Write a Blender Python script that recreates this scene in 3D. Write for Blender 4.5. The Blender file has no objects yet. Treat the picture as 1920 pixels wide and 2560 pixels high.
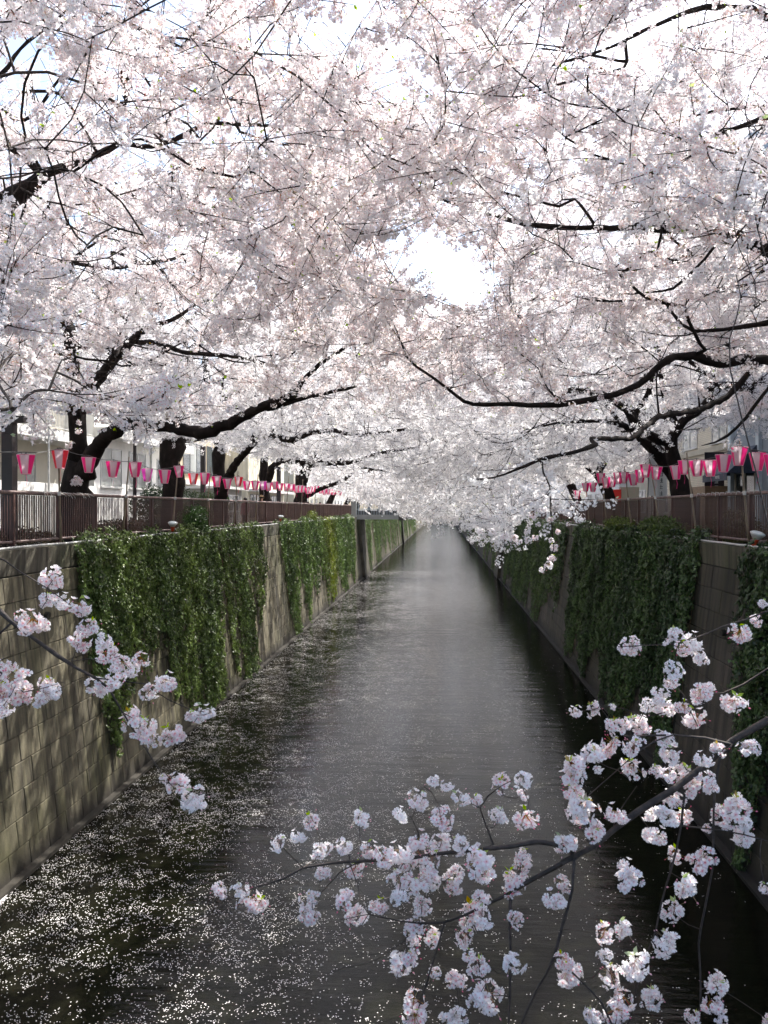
import bpy, math, random
import numpy as np
from mathutils import Vector, Matrix, Euler

random.seed(7)
RNG = np.random.default_rng(11)
R = math.radians

# ------------------------------------------------------------------ camera, world, sun, exposure
SC = bpy.context.scene
CAM = Vector((0.0, 0.0, 6.75))
YAW, PITCH, FOC = R(4.0), R(-0.22), 2071.0
cd = bpy.data.cameras.new('camera')
cam = bpy.data.objects.new('camera', cd)
SC.collection.objects.link(cam)
cam.location = CAM
cam.rotation_euler = (R(90) + PITCH, 0, YAW)
cd.sensor_fit = 'VERTICAL'
cd.sensor_height = 34.6
cd.lens = 34.6 * FOC / 2560.0
cd.clip_start, cd.clip_end = 0.05, 3000
SC.camera = cam
RM = cam.rotation_euler.to_matrix()
RMn = np.array(RM)

SUN = Vector((0.42, 0.62, 1.0)).normalized()
world = bpy.data.worlds.new('World')
SC.world = world
world.use_nodes = True
wn = world.node_tree
bg = wn.nodes['Background']
sky = wn.nodes.new('ShaderNodeTexSky')
sky.sky_type = 'NISHITA'
sky.sun_disc = False
sky.sun_elevation = math.asin(SUN.z)
sky.sun_rotation = math.atan2(SUN.x, SUN.y)
sky.dust_density = 2.5
sky.air_density = 1.0
wn.links.new(sky.outputs[0], bg.inputs[0])
bg.inputs[1].default_value = 0.15
sl = bpy.data.lights.new('sun', 'SUN')
sl.energy = 5.0
sl.angle = R(0.53)
sl.color = (1.0, 0.965, 0.91)
so = bpy.data.objects.new('sun', sl)
SC.collection.objects.link(so)
so.rotation_euler = (-SUN).to_track_quat('-Z', 'Y').to_euler()
so.location = (20, 30, 60)
SC.view_settings.view_transform = 'Standard'
SC.view_settings.look = 'None'
SC.view_settings.exposure = 1.34
SC.view_settings.gamma = 1.0
SC.view_settings.use_curve_mapping = False
SC.cycles.max_bounces = 12
SC.cycles.diffuse_bounces = 8
SC.cycles.transmission_bounces = 8


def P(px, py, Y):
    """world point seen at photo pixel (1920x2560) lying at distance Y along the canal"""
    d = RM @ Vector(((px - 960) / FOC, (1280 - py) / FOC, -1))
    t = Y / d.y
    return CAM + d * t


def Yat(px, X):
    d = RM @ Vector(((px - 960) / FOC, 0, -1))
    return X * d.y / d.x


def project(pts):
    q = (np.asarray(pts) - np.array(CAM)) @ RMn
    z = np.maximum(-q[:, 2], 0.05)
    return 960 + FOC * q[:, 0] / z, 1280 - FOC * q[:, 1] / z, -q[:, 2]


# ------------------------------------------------------------------ object helpers
def tag(o, label=None, cat=None, group=None, kind=None):
    if label: o['label'] = label
    if cat: o['category'] = cat
    if group: o['group'] = group
    if kind: o['kind'] = kind
    return o


def link(o, parent=None):
    SC.collection.objects.link(o)
    if parent is not None:
        o.parent = parent
    return o


def empty(name, loc=(0, 0, 0), **kw):
    o = bpy.data.objects.new(name, None)
    o.location = loc
    o.empty_display_size = 0.2
    link(o)
    return tag(o, **kw)


class MB:
    def __init__(s):
        s.v, s.f, s.m = [], [], []

    def add(s, vs, fs, mi=0):
        b = len(s.v)
        s.v.extend([tuple(x) for x in vs])
        s.f.extend([tuple(b + i for i in f) for f in fs])
        s.m.extend([mi] * len(fs))

    def box(s, x0, x1, y0, y1, z0, z1, mi=0):
        s.add([(x0, y0, z0), (x1, y0, z0), (x1, y1, z0), (x0, y1, z0), (x0, y0, z1), (x1, y0, z1), (x1, y1, z1), (x0, y1, z1)],
              [(0, 3, 2, 1), (4, 5, 6, 7), (0, 1, 5, 4), (1, 2, 6, 5), (2, 3, 7, 6), (3, 0, 4, 7)], mi)

    def hexa(s, vs, mi=0):
        s.add(vs, [(0, 3, 2, 1), (4, 5, 6, 7), (0, 1, 5, 4), (1, 2, 6, 5), (2, 3, 7, 6), (3, 0, 4, 7)], mi)

    def tube(s, pts, rad, n=6, mi=0, cap=True):
        pts = [Vector(p) for p in pts]
        if not hasattr(rad, '__len__'): rad = [rad] * len(pts)
        ref = None
        vs, fs = [], []
        for i, p in enumerate(pts):
            t = (pts[min(i + 1, len(pts) - 1)] - pts[max(i - 1, 0)])
            if t.length < 1e-7: t = Vector((0, 0, 1))
            t.normalize()
            if ref is None:
                ref = Vector((1, 0, 0)) if abs(t.x) < 0.7 else Vector((0, 1, 0))
            a = (ref - t * ref.dot(t))
            if a.length < 1e-5: a = t.orthogonal()
            a.normalize()
            ref = a
            b = t.cross(a)
            for k in range(n):
                w = 2 * math.pi * k / n
                vs.append(p + (a * math.cos(w) + b * math.sin(w)) * rad[i])
        for i in range(len(pts) - 1):
            for k in range(n):
                k2 = (k + 1) % n
                fs.append((i * n + k, i * n + k2, (i + 1) * n + k2, (i + 1) * n + k))
        if cap:
            fs.append(tuple(range(n - 1, -1, -1)))
            fs.append(tuple((len(pts) - 1) * n + k for k in range(n)))
        s.add(vs, fs, mi)

    def lathe(s, prof, c=(0, 0, 0), n=16, mi=0):
        c = Vector(c)
        vs, fs = [], []
        for r, z in prof:
            for k in range(n):
                w = 2 * math.pi * k / n
                vs.append((c.x + r * math.cos(w), c.y + r * math.sin(w), c.z + z))
        for i in range(len(prof) - 1):
            for k in range(n):
                k2 = (k + 1) % n
                fs.append((i * n + k, i * n + k2, (i + 1) * n + k2, (i + 1) * n + k))
        fs.append(tuple(range(n - 1, -1, -1)))
        fs.append(tuple((len(prof) - 1) * n + k for k in range(n)))
        s.add(vs, fs, mi)

    def mesh(s, name, mats, smooth=False):
        me = bpy.data.meshes.new(name)
        me.from_pydata(s.v, [], s.f)
        for m in (mats if isinstance(mats, (list, tuple)) else [mats]):
            me.materials.append(m)
        me.polygons.foreach_set('material_index', s.m)
        if smooth: me.polygons.foreach_set('use_smooth', [True] * len(s.f))
        me.update()
        return me

    def build(s, name, mats, parent=None, smooth=False, loc=None, **kw):
        o = bpy.data.objects.new(name, s.mesh(name, mats, smooth))
        if loc is not None: o.location = loc
        link(o, parent)
        return tag(o, **kw)


def inst(name, me, parent, loc, rot=(0, 0, 0), scale=(1, 1, 1)):
    o = bpy.data.objects.new(name, me)
    o.location, o.rotation_euler, o.scale = loc, rot, scale
    return link(o, parent)


# ------------------------------------------------------------------ materials
def new_mat(name):
    m = bpy.data.materials.new(name)
    m.use_nodes = True
    nt = m.node_tree
    return m, nt, nt.nodes['Principled BSDF']


def N(nt, t, **kw):
    n = nt.nodes.new(t)
    for k, v in kw.items():
        if k.startswith('i_'):
            n.inputs[k[2:].replace('_', ' ')].default_value = v
        else:
            setattr(n, k, v)
    return n


def ramp(nt, fac, stops):
    r = nt.nodes.new('ShaderNodeValToRGB')
    e = r.color_ramp.elements
    while len(e) < len(stops): e.new(0.5)
    for k, (p, c) in enumerate(stops):
        e[k].position = p
        e[k].color = (*c, 1) if len(c) == 3 else c
    nt.links.new(fac, r.inputs[0])
    return r.outputs[0]


def noise_tex(nt, scale, detail=4, rough=0.55, stretch=(1, 1, 1), coord='Object', dist=0.0):
    tc = nt.nodes.new('ShaderNodeTexCoord')
    mp = nt.nodes.new('ShaderNodeMapping')
    mp.inputs['Scale'].default_value = stretch
    nt.links.new(tc.outputs[coord], mp.inputs[0])
    n = nt.nodes.new('ShaderNodeTexNoise')
    n.inputs['Scale'].default_value = scale
    n.inputs['Detail'].default_value = detail
    n.inputs['Roughness'].default_value = rough
    n.inputs['Distortion'].default_value = dist
    nt.links.new(mp.outputs[0], n.inputs['Vector'])
    return n.outputs[0]


def mixc(nt, a, b, fac, mode='MIX'):
    m = nt.nodes.new('ShaderNodeMix')
    m.data_type = 'RGBA'
    m.blend_type = mode
    for s, v in ((6, a), (7, b), (0, fac)):
        if isinstance(v, (int, float)):
            m.inputs[s].default_value = v
        elif isinstance(v, tuple):
            m.inputs[s].default_value = (*v, 1)
        else:
            nt.links.new(v, m.inputs[s])
    return m.outputs[2]


def bump(nt, bs, h, strength=0.3, dist=0.02):
    b = nt.nodes.new('ShaderNodeBump')
    b.inputs['Strength'].default_value = strength
    b.inputs['Distance'].default_value = dist
    nt.links.new(h, b.inputs['Height'])
    nt.links.new(b.outputs[0], bs.inputs['Normal'])


def simple(name, col, rough=0.7, var=0.25, scale=3.0, stretch=(1, 1, 1), bmp=0.15, metal=0.0, coord='Object', dark=None):
    m, nt, bs = new_mat(name)
    n = noise_tex(nt, scale, 5, 0.6, stretch, coord)
    d = dark or tuple(c * (1 - var) for c in col)
    l = tuple(min(1, c * (1 + var * 0.6)) for c in col)
    c = ramp(nt, n, [(0.3, d), (0.7, l)])
    nt.links.new(c, bs.inputs['Base Color'])
    bs.inputs['Roughness'].default_value = rough
    bs.inputs['Metallic'].default_value = metal
    if bmp: bump(nt, bs, n, bmp)
    return m


MAT = {}


def blossom_material():
    m, nt, bs = new_mat('blossom')
    nt.nodes.remove(bs)
    out = nt.nodes['Material Output']
    at = N(nt, 'ShaderNodeAttribute', attribute_name='col')
    oi = nt.nodes.new('ShaderNodeObjectInfo')
    hs = nt.nodes.new('ShaderNodeHueSaturation')
    mr = nt.nodes.new('ShaderNodeMapRange')
    mr.inputs[3].default_value, mr.inputs[4].default_value = 0.4, 1.5
    nt.links.new(oi.outputs['Random'], mr.inputs[0])
    nt.links.new(mr.outputs[0], hs.inputs['Saturation'])
    nt.links.new(at.outputs['Color'], hs.inputs['Color'])
    df = nt.nodes.new('ShaderNodeBsdfDiffuse')
    tr = nt.nodes.new('ShaderNodeBsdfTranslucent')
    mx = nt.nodes.new('ShaderNodeMixShader')
    mx.inputs[0].default_value = 0.55
    nt.links.new(hs.outputs[0], df.inputs[0])
    nt.links.new(hs.outputs[0], tr.inputs[0])
    nt.links.new(df.outputs[0], mx.inputs[1])
    nt.links.new(tr.outputs[0], mx.inputs[2])
    nt.links.new(mx.outputs[0], out.inputs[0])
    return m


def leaf_material(name='ivy_leaf'):
    m, nt, bs = new_mat(name)
    out = nt.nodes['Material Output']
    at = N(nt, 'ShaderNodeAttribute', attribute_name='tint', attribute_type='INSTANCER')
    at2 = N(nt, 'ShaderNodeAttribute', attribute_name='col')
    c = mixc(nt, at.outputs['Color'], at2.outputs['Color'], 1.0, 'MULTIPLY')
    nt.links.new(c, bs.inputs['Base Color'])
    bs.inputs['Roughness'].default_value = 0.38
    bs.inputs['Specular IOR Level'].default_value = 0.6
    tr = nt.nodes.new('ShaderNodeBsdfTranslucent')
    nt.links.new(c, tr.inputs[0])
    mx = nt.nodes.new('ShaderNodeMixShader')
    mx.inputs[0].default_value = 0.28
    nt.links.new(bs.outputs[0], mx.inputs[1])
    nt.links.new(tr.outputs[0], mx.inputs[2])
    nt.links.new(mx.outputs[0], out.inputs[0])
    return m


def bark_material():
    m, nt, bs = new_mat('cherry_bark')
    n = noise_tex(nt, 5, 6, 0.65, (1, 1, 0.6))
    n2 = noise_tex(nt, 34, 4, 0.6, (1, 1, 3.0))
    c = ramp(nt, n, [(0.3, (0.010, 0.008, 0.007)), (0.55, (0.020, 0.015, 0.013)), (0.8, (0.055, 0.045, 0.038))])
    nt.links.new(c, bs.inputs['Base Color'])
    bs.inputs['Roughness'].default_value = 0.9
    bs.inputs['Specular IOR Level'].default_value = 0.15
    bump(nt, bs, n2, 0.6, 0.02)
    return m


def stone_material(name, base, moss, dark):
    m, nt, bs = new_mat(name)
    grain = noise_tex(nt, 14, 6, 0.65)
    big = noise_tex(nt, 0.55, 4, 0.6, coord='Object')
    tcg = nt.nodes.new('ShaderNodeNewGeometry')
    mp = nt.nodes.new('ShaderNodeMapping')
    mp.inputs['Scale'].default_value = (0.3, 2.6, 0.16)
    nt.links.new(tcg.outputs['Position'], mp.inputs[0])
    st = nt.nodes.new('ShaderNodeTexNoise')
    st.inputs['Scale'].default_value = 1.6
    st.inputs['Detail'].default_value = 6
    st.inputs['Roughness'].default_value = 0.62
    nt.links.new(mp.outputs[0], st.inputs['Vector'])
    mp2 = nt.nodes.new('ShaderNodeMapping')
    mp2.inputs['Scale'].default_value = (0.5, 0.5, 0.35)
    nt.links.new(tcg.outputs['Position'], mp2.inputs[0])
    bg2 = nt.nodes.new('ShaderNodeTexNoise')
    bg2.inputs['Scale'].default_value = 0.9
    bg2.inputs['Detail'].default_value = 5
    nt.links.new(mp2.outputs[0], bg2.inputs['Vector'])
    c = ramp(nt, grain, [(0.25, tuple(x * 0.75 for x in base)), (0.75, tuple(x * 1.2 for x in base))])
    mossf = ramp(nt, bg2.outputs[0], [(0.42, (0, 0, 0)), (0.62, (1, 1, 1))])
    c = mixc(nt, c, moss, mossf)
    stf = ramp(nt, st.outputs[0], [(0.42, (0, 0, 0)), (0.6, (0.9, 0.9, 0.9))])
    c = mixc(nt, c, dark, stf)
    pale = ramp(nt, st.outputs[0], [(0.27, (0.5, 0.5, 0.5)), (0.36, (0, 0, 0))])
    c = mixc(nt, c, tuple(min(1, x * 1.7) for x in base), pale)
    oi = nt.nodes.new('ShaderNodeObjectInfo')
    rr = ramp(nt, oi.outputs['Random'], [(0, (0.82, 0.82, 0.82)), (1, (1.0, 1.0, 1.0))])
    c = mixc(nt, c, rr, 1.0, 'MULTIPLY')
    # damp tide line just over the water (real staining, by height)
    sx = nt.nodes.new('ShaderNodeSeparateXYZ')
    nt.links.new(tcg.outputs['Position'], sx.inputs[0])
    wet = ramp(nt, sx.outputs[2], [(0.12, (1, 1, 1)), (0.55, (0, 0, 0))])
    c = mixc(nt, c, tuple(x * 0.6 for x in dark), wet)
    nt.links.new(c, bs.inputs['Base Color'])
    bs.inputs['Roughness'].default_value = 0.85
    bump(nt, bs, grain, 0.35, 0.015)
    return m


def water_material():
    m, nt, bs = new_mat('canal_water')
    bs.inputs['Base Color'].default_value = (0.006, 0.006, 0.0035, 1)
    bs.inputs['Roughness'].default_value = 0.06
    bs.inputs['IOR'].default_value = 1.333
    a = noise_tex(nt, 1.0, 3, 0.5, (0.35, 2.2, 1))
    b = noise_tex(nt, 1.0, 4, 0.6, (2.6, 9.0, 1))
    c = noise_tex(nt, 1.0, 2, 0.5, (14, 26.0, 1))
    w = noise_tex(nt, 1.0, 3, 0.5, (0.09, 0.05, 1))
    ad = nt.nodes.new('ShaderNodeMath'); ad.operation = 'MULTIPLY_ADD'
    nt.links.new(b, ad.inputs[0]); ad.inputs[1].default_value = 0.34
    nt.links.new(a, ad.inputs[2])
    ad2 = nt.nodes.new('ShaderNodeMath'); ad2.operation = 'MULTIPLY_ADD'
    nt.links.new(c, ad2.inputs[0]); ad2.inputs[1].default_value = 0.07
    nt.links.new(ad.outputs[0], ad2.inputs[2])
    bump(nt, bs, ad2.outputs[0], 0.55, 0.036)
    r = ramp(nt, w, [(0.35, (0.02, 0.02, 0.02)), (0.7, (0.08, 0.08, 0.08))])
    out = nt.nodes['Material Output']
    bp = [n_ for n_ in nt.nodes if n_.type == 'BUMP'][0]
    gl = nt.nodes.new('ShaderNodeBsdfGlossy'); df = nt.nodes.new('ShaderNodeBsdfDiffuse'); fr = nt.nodes.new('ShaderNodeFresnel')
    df.inputs[0].default_value = (0.007, 0.007, 0.004, 1)
    fr.inputs[0].default_value = 1.333
    nt.links.new(bp.outputs[0], gl.inputs['Normal']); nt.links.new(bp.outputs[0], fr.inputs['Normal'])
    nt.links.new(r, gl.inputs['Roughness'])
    a1 = nt.nodes.new('ShaderNodeMath'); a1.operation = 'MULTIPLY_ADD'; a1.inputs[1].default_value = 0.7; a1.inputs[2].default_value = 1.0
    nt.links.new(fr.outputs[0], a1.inputs[0])
    dv = nt.nodes.new('ShaderNodeMath'); dv.operation = 'DIVIDE'
    nt.links.new(fr.outputs[0], dv.inputs[0]); nt.links.new(a1.outputs[0], dv.inputs[1])
    mx = nt.nodes.new('ShaderNodeMixShader')
    nt.links.new(dv.outputs[0], mx.inputs[0]); nt.links.new(df.outputs[0], mx.inputs[1]); nt.links.new(gl.outputs[0], mx.inputs[2])
    nt.links.new(mx.outputs[0], out.inputs[0])
    nt.nodes.remove(bs)
    return m


def glass_material(name='window_glass', col=(0.03, 0.04, 0.045)):
    m, nt, bs = new_mat(name)
    n = noise_tex(nt, 0.7, 2)
    nt.links.new(ramp(nt, n, [(0.3, col), (0.7, tuple(c * 2.2 for c in col))]), bs.inputs['Base Color'])
    bs.inputs['Roughness'].default_value = 0.06
    bs.inputs['Specular IOR Level'].default_value = 0.8
    return m


def tile_material(name, col, grout, sx, sz):
    m, nt, bs = new_mat(name)
    g = nt.nodes.new('ShaderNodeNewGeometry')
    s = nt.nodes.new('ShaderNodeSeparateXYZ')
    nt.links.new(g.outputs['Position'], s.inputs[0])
    cb = nt.nodes.new('ShaderNodeCombineXYZ')
    ad = nt.nodes.new('ShaderNodeMath'); ad.operation = 'ADD'
    nt.links.new(s.outputs[0], ad.inputs[0]); nt.links.new(s.outputs[1], ad.inputs[1])
    nt.links.new(ad.outputs[0], cb.inputs[0]); nt.links.new(s.outputs[2], cb.inputs[1])
    br = nt.nodes.new('ShaderNodeTexBrick')
    br.inputs['Scale'].default_value = 1.0
    br.inputs['Brick Width'].default_value = sx
    br.inputs['Row Height'].default_value = sz
    br.inputs['Mortar Size'].default_value = sz * 0.12
    br.inputs['Color1'].default_value = (*col, 1)
    br.inputs['Color2'].default_value = (*[c * 0.85 for c in col], 1)
    br.inputs['Mortar'].default_value = (*grout, 1)
    nt.links.new(cb.outputs[0], br.inputs['Vector'])
    nt.links.new(br.outputs[0], bs.inputs['Base Color'])
    bs.inputs['Roughness'].default_value = 0.5
    return m


MAT['blossom'] = blossom_material()
MAT['leaf'] = leaf_material()
MAT['bark'] = bark_material()
MAT['young_bark'] = simple('young_cherry_bark', (0.05, 0.036, 0.028), 0.8, 0.75, 26, (1, 1, 1), 0.7)
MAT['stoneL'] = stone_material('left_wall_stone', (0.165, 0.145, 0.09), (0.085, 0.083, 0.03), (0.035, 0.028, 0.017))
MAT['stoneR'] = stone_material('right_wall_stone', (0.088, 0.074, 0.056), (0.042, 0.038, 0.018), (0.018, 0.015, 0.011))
MAT['joint'] = simple('wall_joint', (0.025, 0.022, 0.016), 0.95)
MAT['cope'] = stone_material('coping_concrete', (0.14, 0.125, 0.09), (0.07, 0.075, 0.032), (0.03, 0.025, 0.017))
MAT['water'] = water_material()
MAT['fence'] = simple('fence_paint', (0.078, 0.037, 0.029), 0.5, 0.35, 6, bmp=0.1)
MAT['rail'] = simple('sunlit_rail_paint', (0.22, 0.15, 0.13), 0.45, 0.4, 9, bmp=0.1)  # paler than the fence: sunshine on the rail is put into its colour
MAT['white_metal'] = simple('white_pipe', (0.6, 0.6, 0.57), 0.5, 0.2, 5, bmp=0.05)
MAT['pink'] = simple('lantern_pink', (0.90, 0.025, 0.24), 0.6, 0.08, 3, bmp=0.0)
MAT['red'] = simple('lantern_red', (0.85, 0.04, 0.06), 0.6, 0.1, 3, bmp=0.0)
MAT['magenta'] = simple('lantern_magenta', (0.8, 0.08, 0.55), 0.6, 0.1, 3, bmp=0.0)
MAT['paper'] = simple('lantern_white', (0.72, 0.62, 0.66), 0.7, 0.05, 3, bmp=0.0)
MAT['palepink'] = simple('lantern_pale_rim', (0.85, 0.4, 0.5), 0.6, 0.1, 3, bmp=0.0)
for k_ in ('pink', 'red', 'magenta', 'paper'):
    m_ = MAT[k_]; nt_ = m_.node_tree; b_ = nt_.nodes['Principled BSDF']; o_ = nt_.nodes['Material Output']
    t_ = nt_.nodes.new('ShaderNodeBsdfTranslucent'); x_ = nt_.nodes.new('ShaderNodeMixShader'); x_.inputs[0].default_value = 0.5
    nt_.links.new(b_.inputs['Base Color'].links[0].from_socket, t_.inputs[0])
    nt_.links.new(b_.outputs[0], x_.inputs[1]); nt_.links.new(t_.outputs[0], x_.inputs[2]); nt_.links.new(x_.outputs[0], o_.inputs[0])
MAT['cable'] = simple('black_cable', (0.02, 0.02, 0.02), 0.6)
MAT['bamboo'] = simple('bamboo_pole', (0.24, 0.19, 0.13), 0.6, 0.35, 4, (1, 1, 0.4))
MAT['post'] = simple('dark_post', (0.028, 0.022, 0.022), 0.5)
MAT['ground'] = simple('asphalt', (0.055, 0.053, 0.05), 0.9, 0.3, 2)
MAT['paving'] = simple('paving', (0.2, 0.185, 0.165), 0.85, 0.25, 2)
MAT['cream'] = simple('cream_wall', (0.62, 0.58, 0.48), 0.8, 0.12, 1.2, (1, 1, 0.4), 0.05)
MAT['beige'] = simple('beige_wall', (0.42, 0.39, 0.31), 0.8, 0.12, 1.2, bmp=0.05)
MAT['white'] = simple('white_wall', (0.76, 0.75, 0.71), 0.75, 0.1, 1.5, (1, 1, 0.3), 0.05)
MAT['tan'] = simple('tan_wall', (0.42, 0.35, 0.24), 0.8, 0.15, 1.2, bmp=0.05)
MAT['clad'] = simple('pale_cladding', (0.62, 0.58, 0.45), 0.6, 0.3, 3, (1, 6, 0.2), 0.1)
MAT['blue'] = simple('bluegrey_wall', (0.24, 0.28, 0.32), 0.7, 0.08, 0.8, bmp=0.03)
MAT['bluelight'] = simple('bluewhite_trim', (0.52, 0.6, 0.64), 0.6, 0.08, 0.8, bmp=0.03)
MAT['navy'] = simple('navy_canvas', (0.03, 0.045, 0.075), 0.7, 0.15, 3)
MAT['tile'] = tile_material('beige_tiles', (0.55, 0.5, 0.38), (0.3, 0.27, 0.21), 0.25, 0.085)
MAT['glass'] = glass_material()
MAT['curtain'] = glass_material('curtained_glass', (0.14, 0.15, 0.14))
MAT['frame'] = simple('window_frame', (0.5, 0.5, 0.48), 0.4, 0.1)
MAT['dframe'] = simple('dark_frame', (0.05, 0.05, 0.05), 0.4, 0.1)
MAT['sign_black'] = simple('sign_black', (0.012, 0.01, 0.016), 0.4)
MAT['sign_white'] = simple('sign_white', (0.75, 0.76, 0.73), 0.5, 0.08)
MAT['sign_red'] = simple('sign_red', (0.75, 0.03, 0.02), 0.4, 0.1)
MAT['ink'] = simple('sign_ink', (0.03, 0.05, 0.04), 0.6)
MAT['wood'] = simple('brown_wood', (0.2, 0.13, 0.07), 0.6, 0.3, 3, (1, 1, 5))
MAT['concrete'] = simple('bridge_concrete', (0.32, 0.32, 0.3), 0.8, 0.15, 1.5)
MAT['brownsteel'] = simple('brown_steel', (0.05, 0.04, 0.035), 0.6)
MAT['lens'] = simple('lamp_lens', (0.62, 0.68, 0.66), 0.15, 0.15, 20)
MAT['orange'] = simple('lamp_orange', (0.55, 0.06, 0.015), 0.5, 0.2)
MAT['petal'] = simple('fallen_petal', (0.9, 0.86, 0.85), 0.55, 0.06, 30, bmp=0)
MAT['hills'] = simple('far_treeline', (0.55, 0.48, 0.5), 0.9, 0.3, 0.4)
for nm, c in dict(skin=(0.5, 0.32, 0.24), hair=(0.02, 0.015, 0.012), coat1=(0.36, 0.25, 0.13), coat2=(0.5, 0.16, 0.2), coat3=(0.06, 0.06, 0.08), coat4=(0.6, 0.56, 0.5), trousers=(0.03, 0.035, 0.06)).items():
    MAT[nm] = simple('cloth_' + nm, c, 0.8, 0.15, 6)

# ------------------------------------------------------------------ canal section
H = 6.75
XLT, XLB, XRT, XRB = -8.35, -7.72, 6.28, 5.60     # wall face at the coping / at the water
ZC = 5.95                                        # top of coping
ZG = 5.62                                        # street level
YN, YF = 2.0, 620.0


def xl(z): return XLB + (XLT - XLB) * (z / ZC)
def xr(z): return XRB + (XRT - XRB) * (z / ZC)


def sheet(name, x0, x1, y0, y1, z, mat, **kw):
    b = MB()
    b.add([(x0, y0, z), (x1, y0, z), (x1, y1, z), (x0, y1, z)], [(0, 1, 2, 3)])
    return b.build(name, mat, kind='structure', **kw)


sheet('water', -7.95, 5.85, -20, 900, 0.0, MAT['water'])
sheet('ground', -900, 900, 899, 2500, 0.2, MAT['ground'])
for nm, x0, x1 in (('left_bank', -900, -9.1), ('right_bank', 6.95, 900)):
    sheet(nm, x0, x1, -60, 900, ZG, MAT['ground'])
sheet('left_pavement', -11.6, -9.1, -20, 300, ZG + 0.004, MAT['paving'])
sheet('right_pavement', 6.95, 9.2, -20, 300, ZG + 0.004, MAT['paving'])


# ------------------------------------------------------------------ retaining walls of blocks
def wall(side):
    nm = 'left' if side < 0 else 'right'
    fx = xl if side < 0 else xr
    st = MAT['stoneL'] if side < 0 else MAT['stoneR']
    root = empty(nm + '_canal_wall', (0, 0, 0))
    root['kind'] = 'structure'
    s = side
    # backing (dark joints) and the earth body behind it
    b = MB()
    d0 = 0.03 * s
    zt = ZC - 0.5
    b.hexa([(fx(-0.6) + d0, YN - 20, -0.6), (fx(-0.6) + d0, YF, -0.6), (fx(0) + 1.3 * s, YF, -0.6), (fx(0) + 1.3 * s, YN - 20, -0.6),
            (fx(zt) + d0, YN - 20, zt), (fx(zt) + d0, YF, zt), (fx(0) + 1.34 * s, YF, zt), (fx(0) + 1.34 * s, YN - 20, zt)])
    b.build('backing', MAT['joint'], root)
    # coping beam: standing slightly proud, one piece every 6 m
    y = YN - 20
    k = 0
    xa, xb = fx(ZC) - 0.07 * s, fx(ZC) + 0.72 * s
    cm = MB()
    cm.hexa([(xa + 0.02 * s, 0.012, ZC - 0.49), (xb, 0.012, ZC - 0.49), (xb, 5.988, ZC - 0.49), (xa + 0.02 * s, 5.988, ZC - 0.49),
             (xa, 0.012, ZC), (xb, 0.012, ZC), (xb, 5.988, ZC), (xa, 5.988, ZC)])
    cme = cm.mesh('coping', MAT['cope'])
    while y < 126:
        inst('coping', cme, root, (0, y, 0))
        y += 6
    cm2 = MB()
    cm2.box(min(xa, xb), max(xa, xb), 126.0, YF, ZC - 0.49, ZC)
    cm2.build('far_coping', MAT['cope'], root)
    cm3 = MB()
    yb, ybe = -18, 130
    cm3.box(min(fx(ZC) - 0.02 * s, fx(ZC) + 0.6 * s), max(fx(ZC) - 0.02 * s, fx(ZC) + 0.6 * s), yb, ybe, ZC - 0.52, ZC - 0.492)
    cm3.build('coping_shadow_strip', MAT['joint'], root)  # dark strip standing in for the shadow under the coping
    # blocks: 11 rows, running bond
    rows = 11
    rh = (zt - 0.02) / rows
    bl = 0.76 if s < 0 else 1.5
    rr = random.Random(5 if s < 0 else 6)

    def block_mesh(l, h, j):
        q = MB()
        g = 0.008
        o = [rr.uniform(-0.006, 0.006) for _ in range(4)]
        bx = (fx(1) - fx(0)) * h          # batter over one row
        # face towards canal (local x=0 at bottom of face), chamfered edge
        c = 0.012
        f0, f1 = 0.0, bx
        y0, y1 = g / 2, l - g / 2
        z0, z1 = g / 2, h - g / 2
        vs = [(f0 + c * s, y0, z0), (f0 + c * s, y1, z0), (f1 + c * s, y1, z1), (f1 + c * s, y0, z1),
              (f0 + o[0] * 0.5, y0 + c, z0 + c), (f0 + o[1] * 0.5, y1 - c, z0 + c), (f1 + o[2] * 0.5, y1 - c, z1 - c), (f1 + o[3] * 0.5, y0 + c, z1 - c),
              (f0 + 0.12 * s, y0, z0), (f0 + 0.12 * s, y1, z0), (f1 + 0.12 * s, y1, z1), (f1 + 0.12 * s, y0, z1)]
        fs = [(4, 5, 6, 7), (0, 1, 5, 4), (1, 2, 6, 5), (2, 3, 7, 6), (3, 0, 4, 7), (8, 9, 1, 0), (9, 10, 2, 1), (10, 11, 3, 2), (11, 8, 0, 3)]
        if s > 0: fs = [tuple(reversed(f)) for f in fs]
        q.add(vs, fs)
        return q
    protos = [block_mesh(bl, rh, j) for j in range(5)]
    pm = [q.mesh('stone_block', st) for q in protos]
    cand = []
    for r_ in range(rows):
        off = (r_ % 2) * bl * 0.5
        y = 6.0 - off
        while y < 150:
            cand.append((y, r_, rr.randrange(5), rr.uniform(-0.005, 0.005)))
            y += bl
    ivy = IVY_L if s < 0 else IVY_R

    def hidden(y, r_):
        for (a, c_, m) in ivy:
            if a + 0.6 < y < c_ - 1.2 and r_ > rows * 0.62: return 1
        return 0
    ymin = 12.0 if s < 0 else 13.0
    vis = sorted([c for c in cand if c[0] > ymin and c[0] < 80], key=lambda c: (hidden(c[0], c[1]), c[0]))
    chosen = set(id(c) for c in vis[:300])
    bulk = MB()
    for c in cand:
        y, r_, j, dx = c
        z = r_ * rh
        loc = (fx(z) + dx, y, z)
        if id(c) in chosen:
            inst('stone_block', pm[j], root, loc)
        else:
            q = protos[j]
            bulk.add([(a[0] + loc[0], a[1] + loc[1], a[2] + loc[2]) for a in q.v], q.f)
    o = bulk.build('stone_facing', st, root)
    o['kind'] = 'stuff'
    far = MB()
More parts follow.
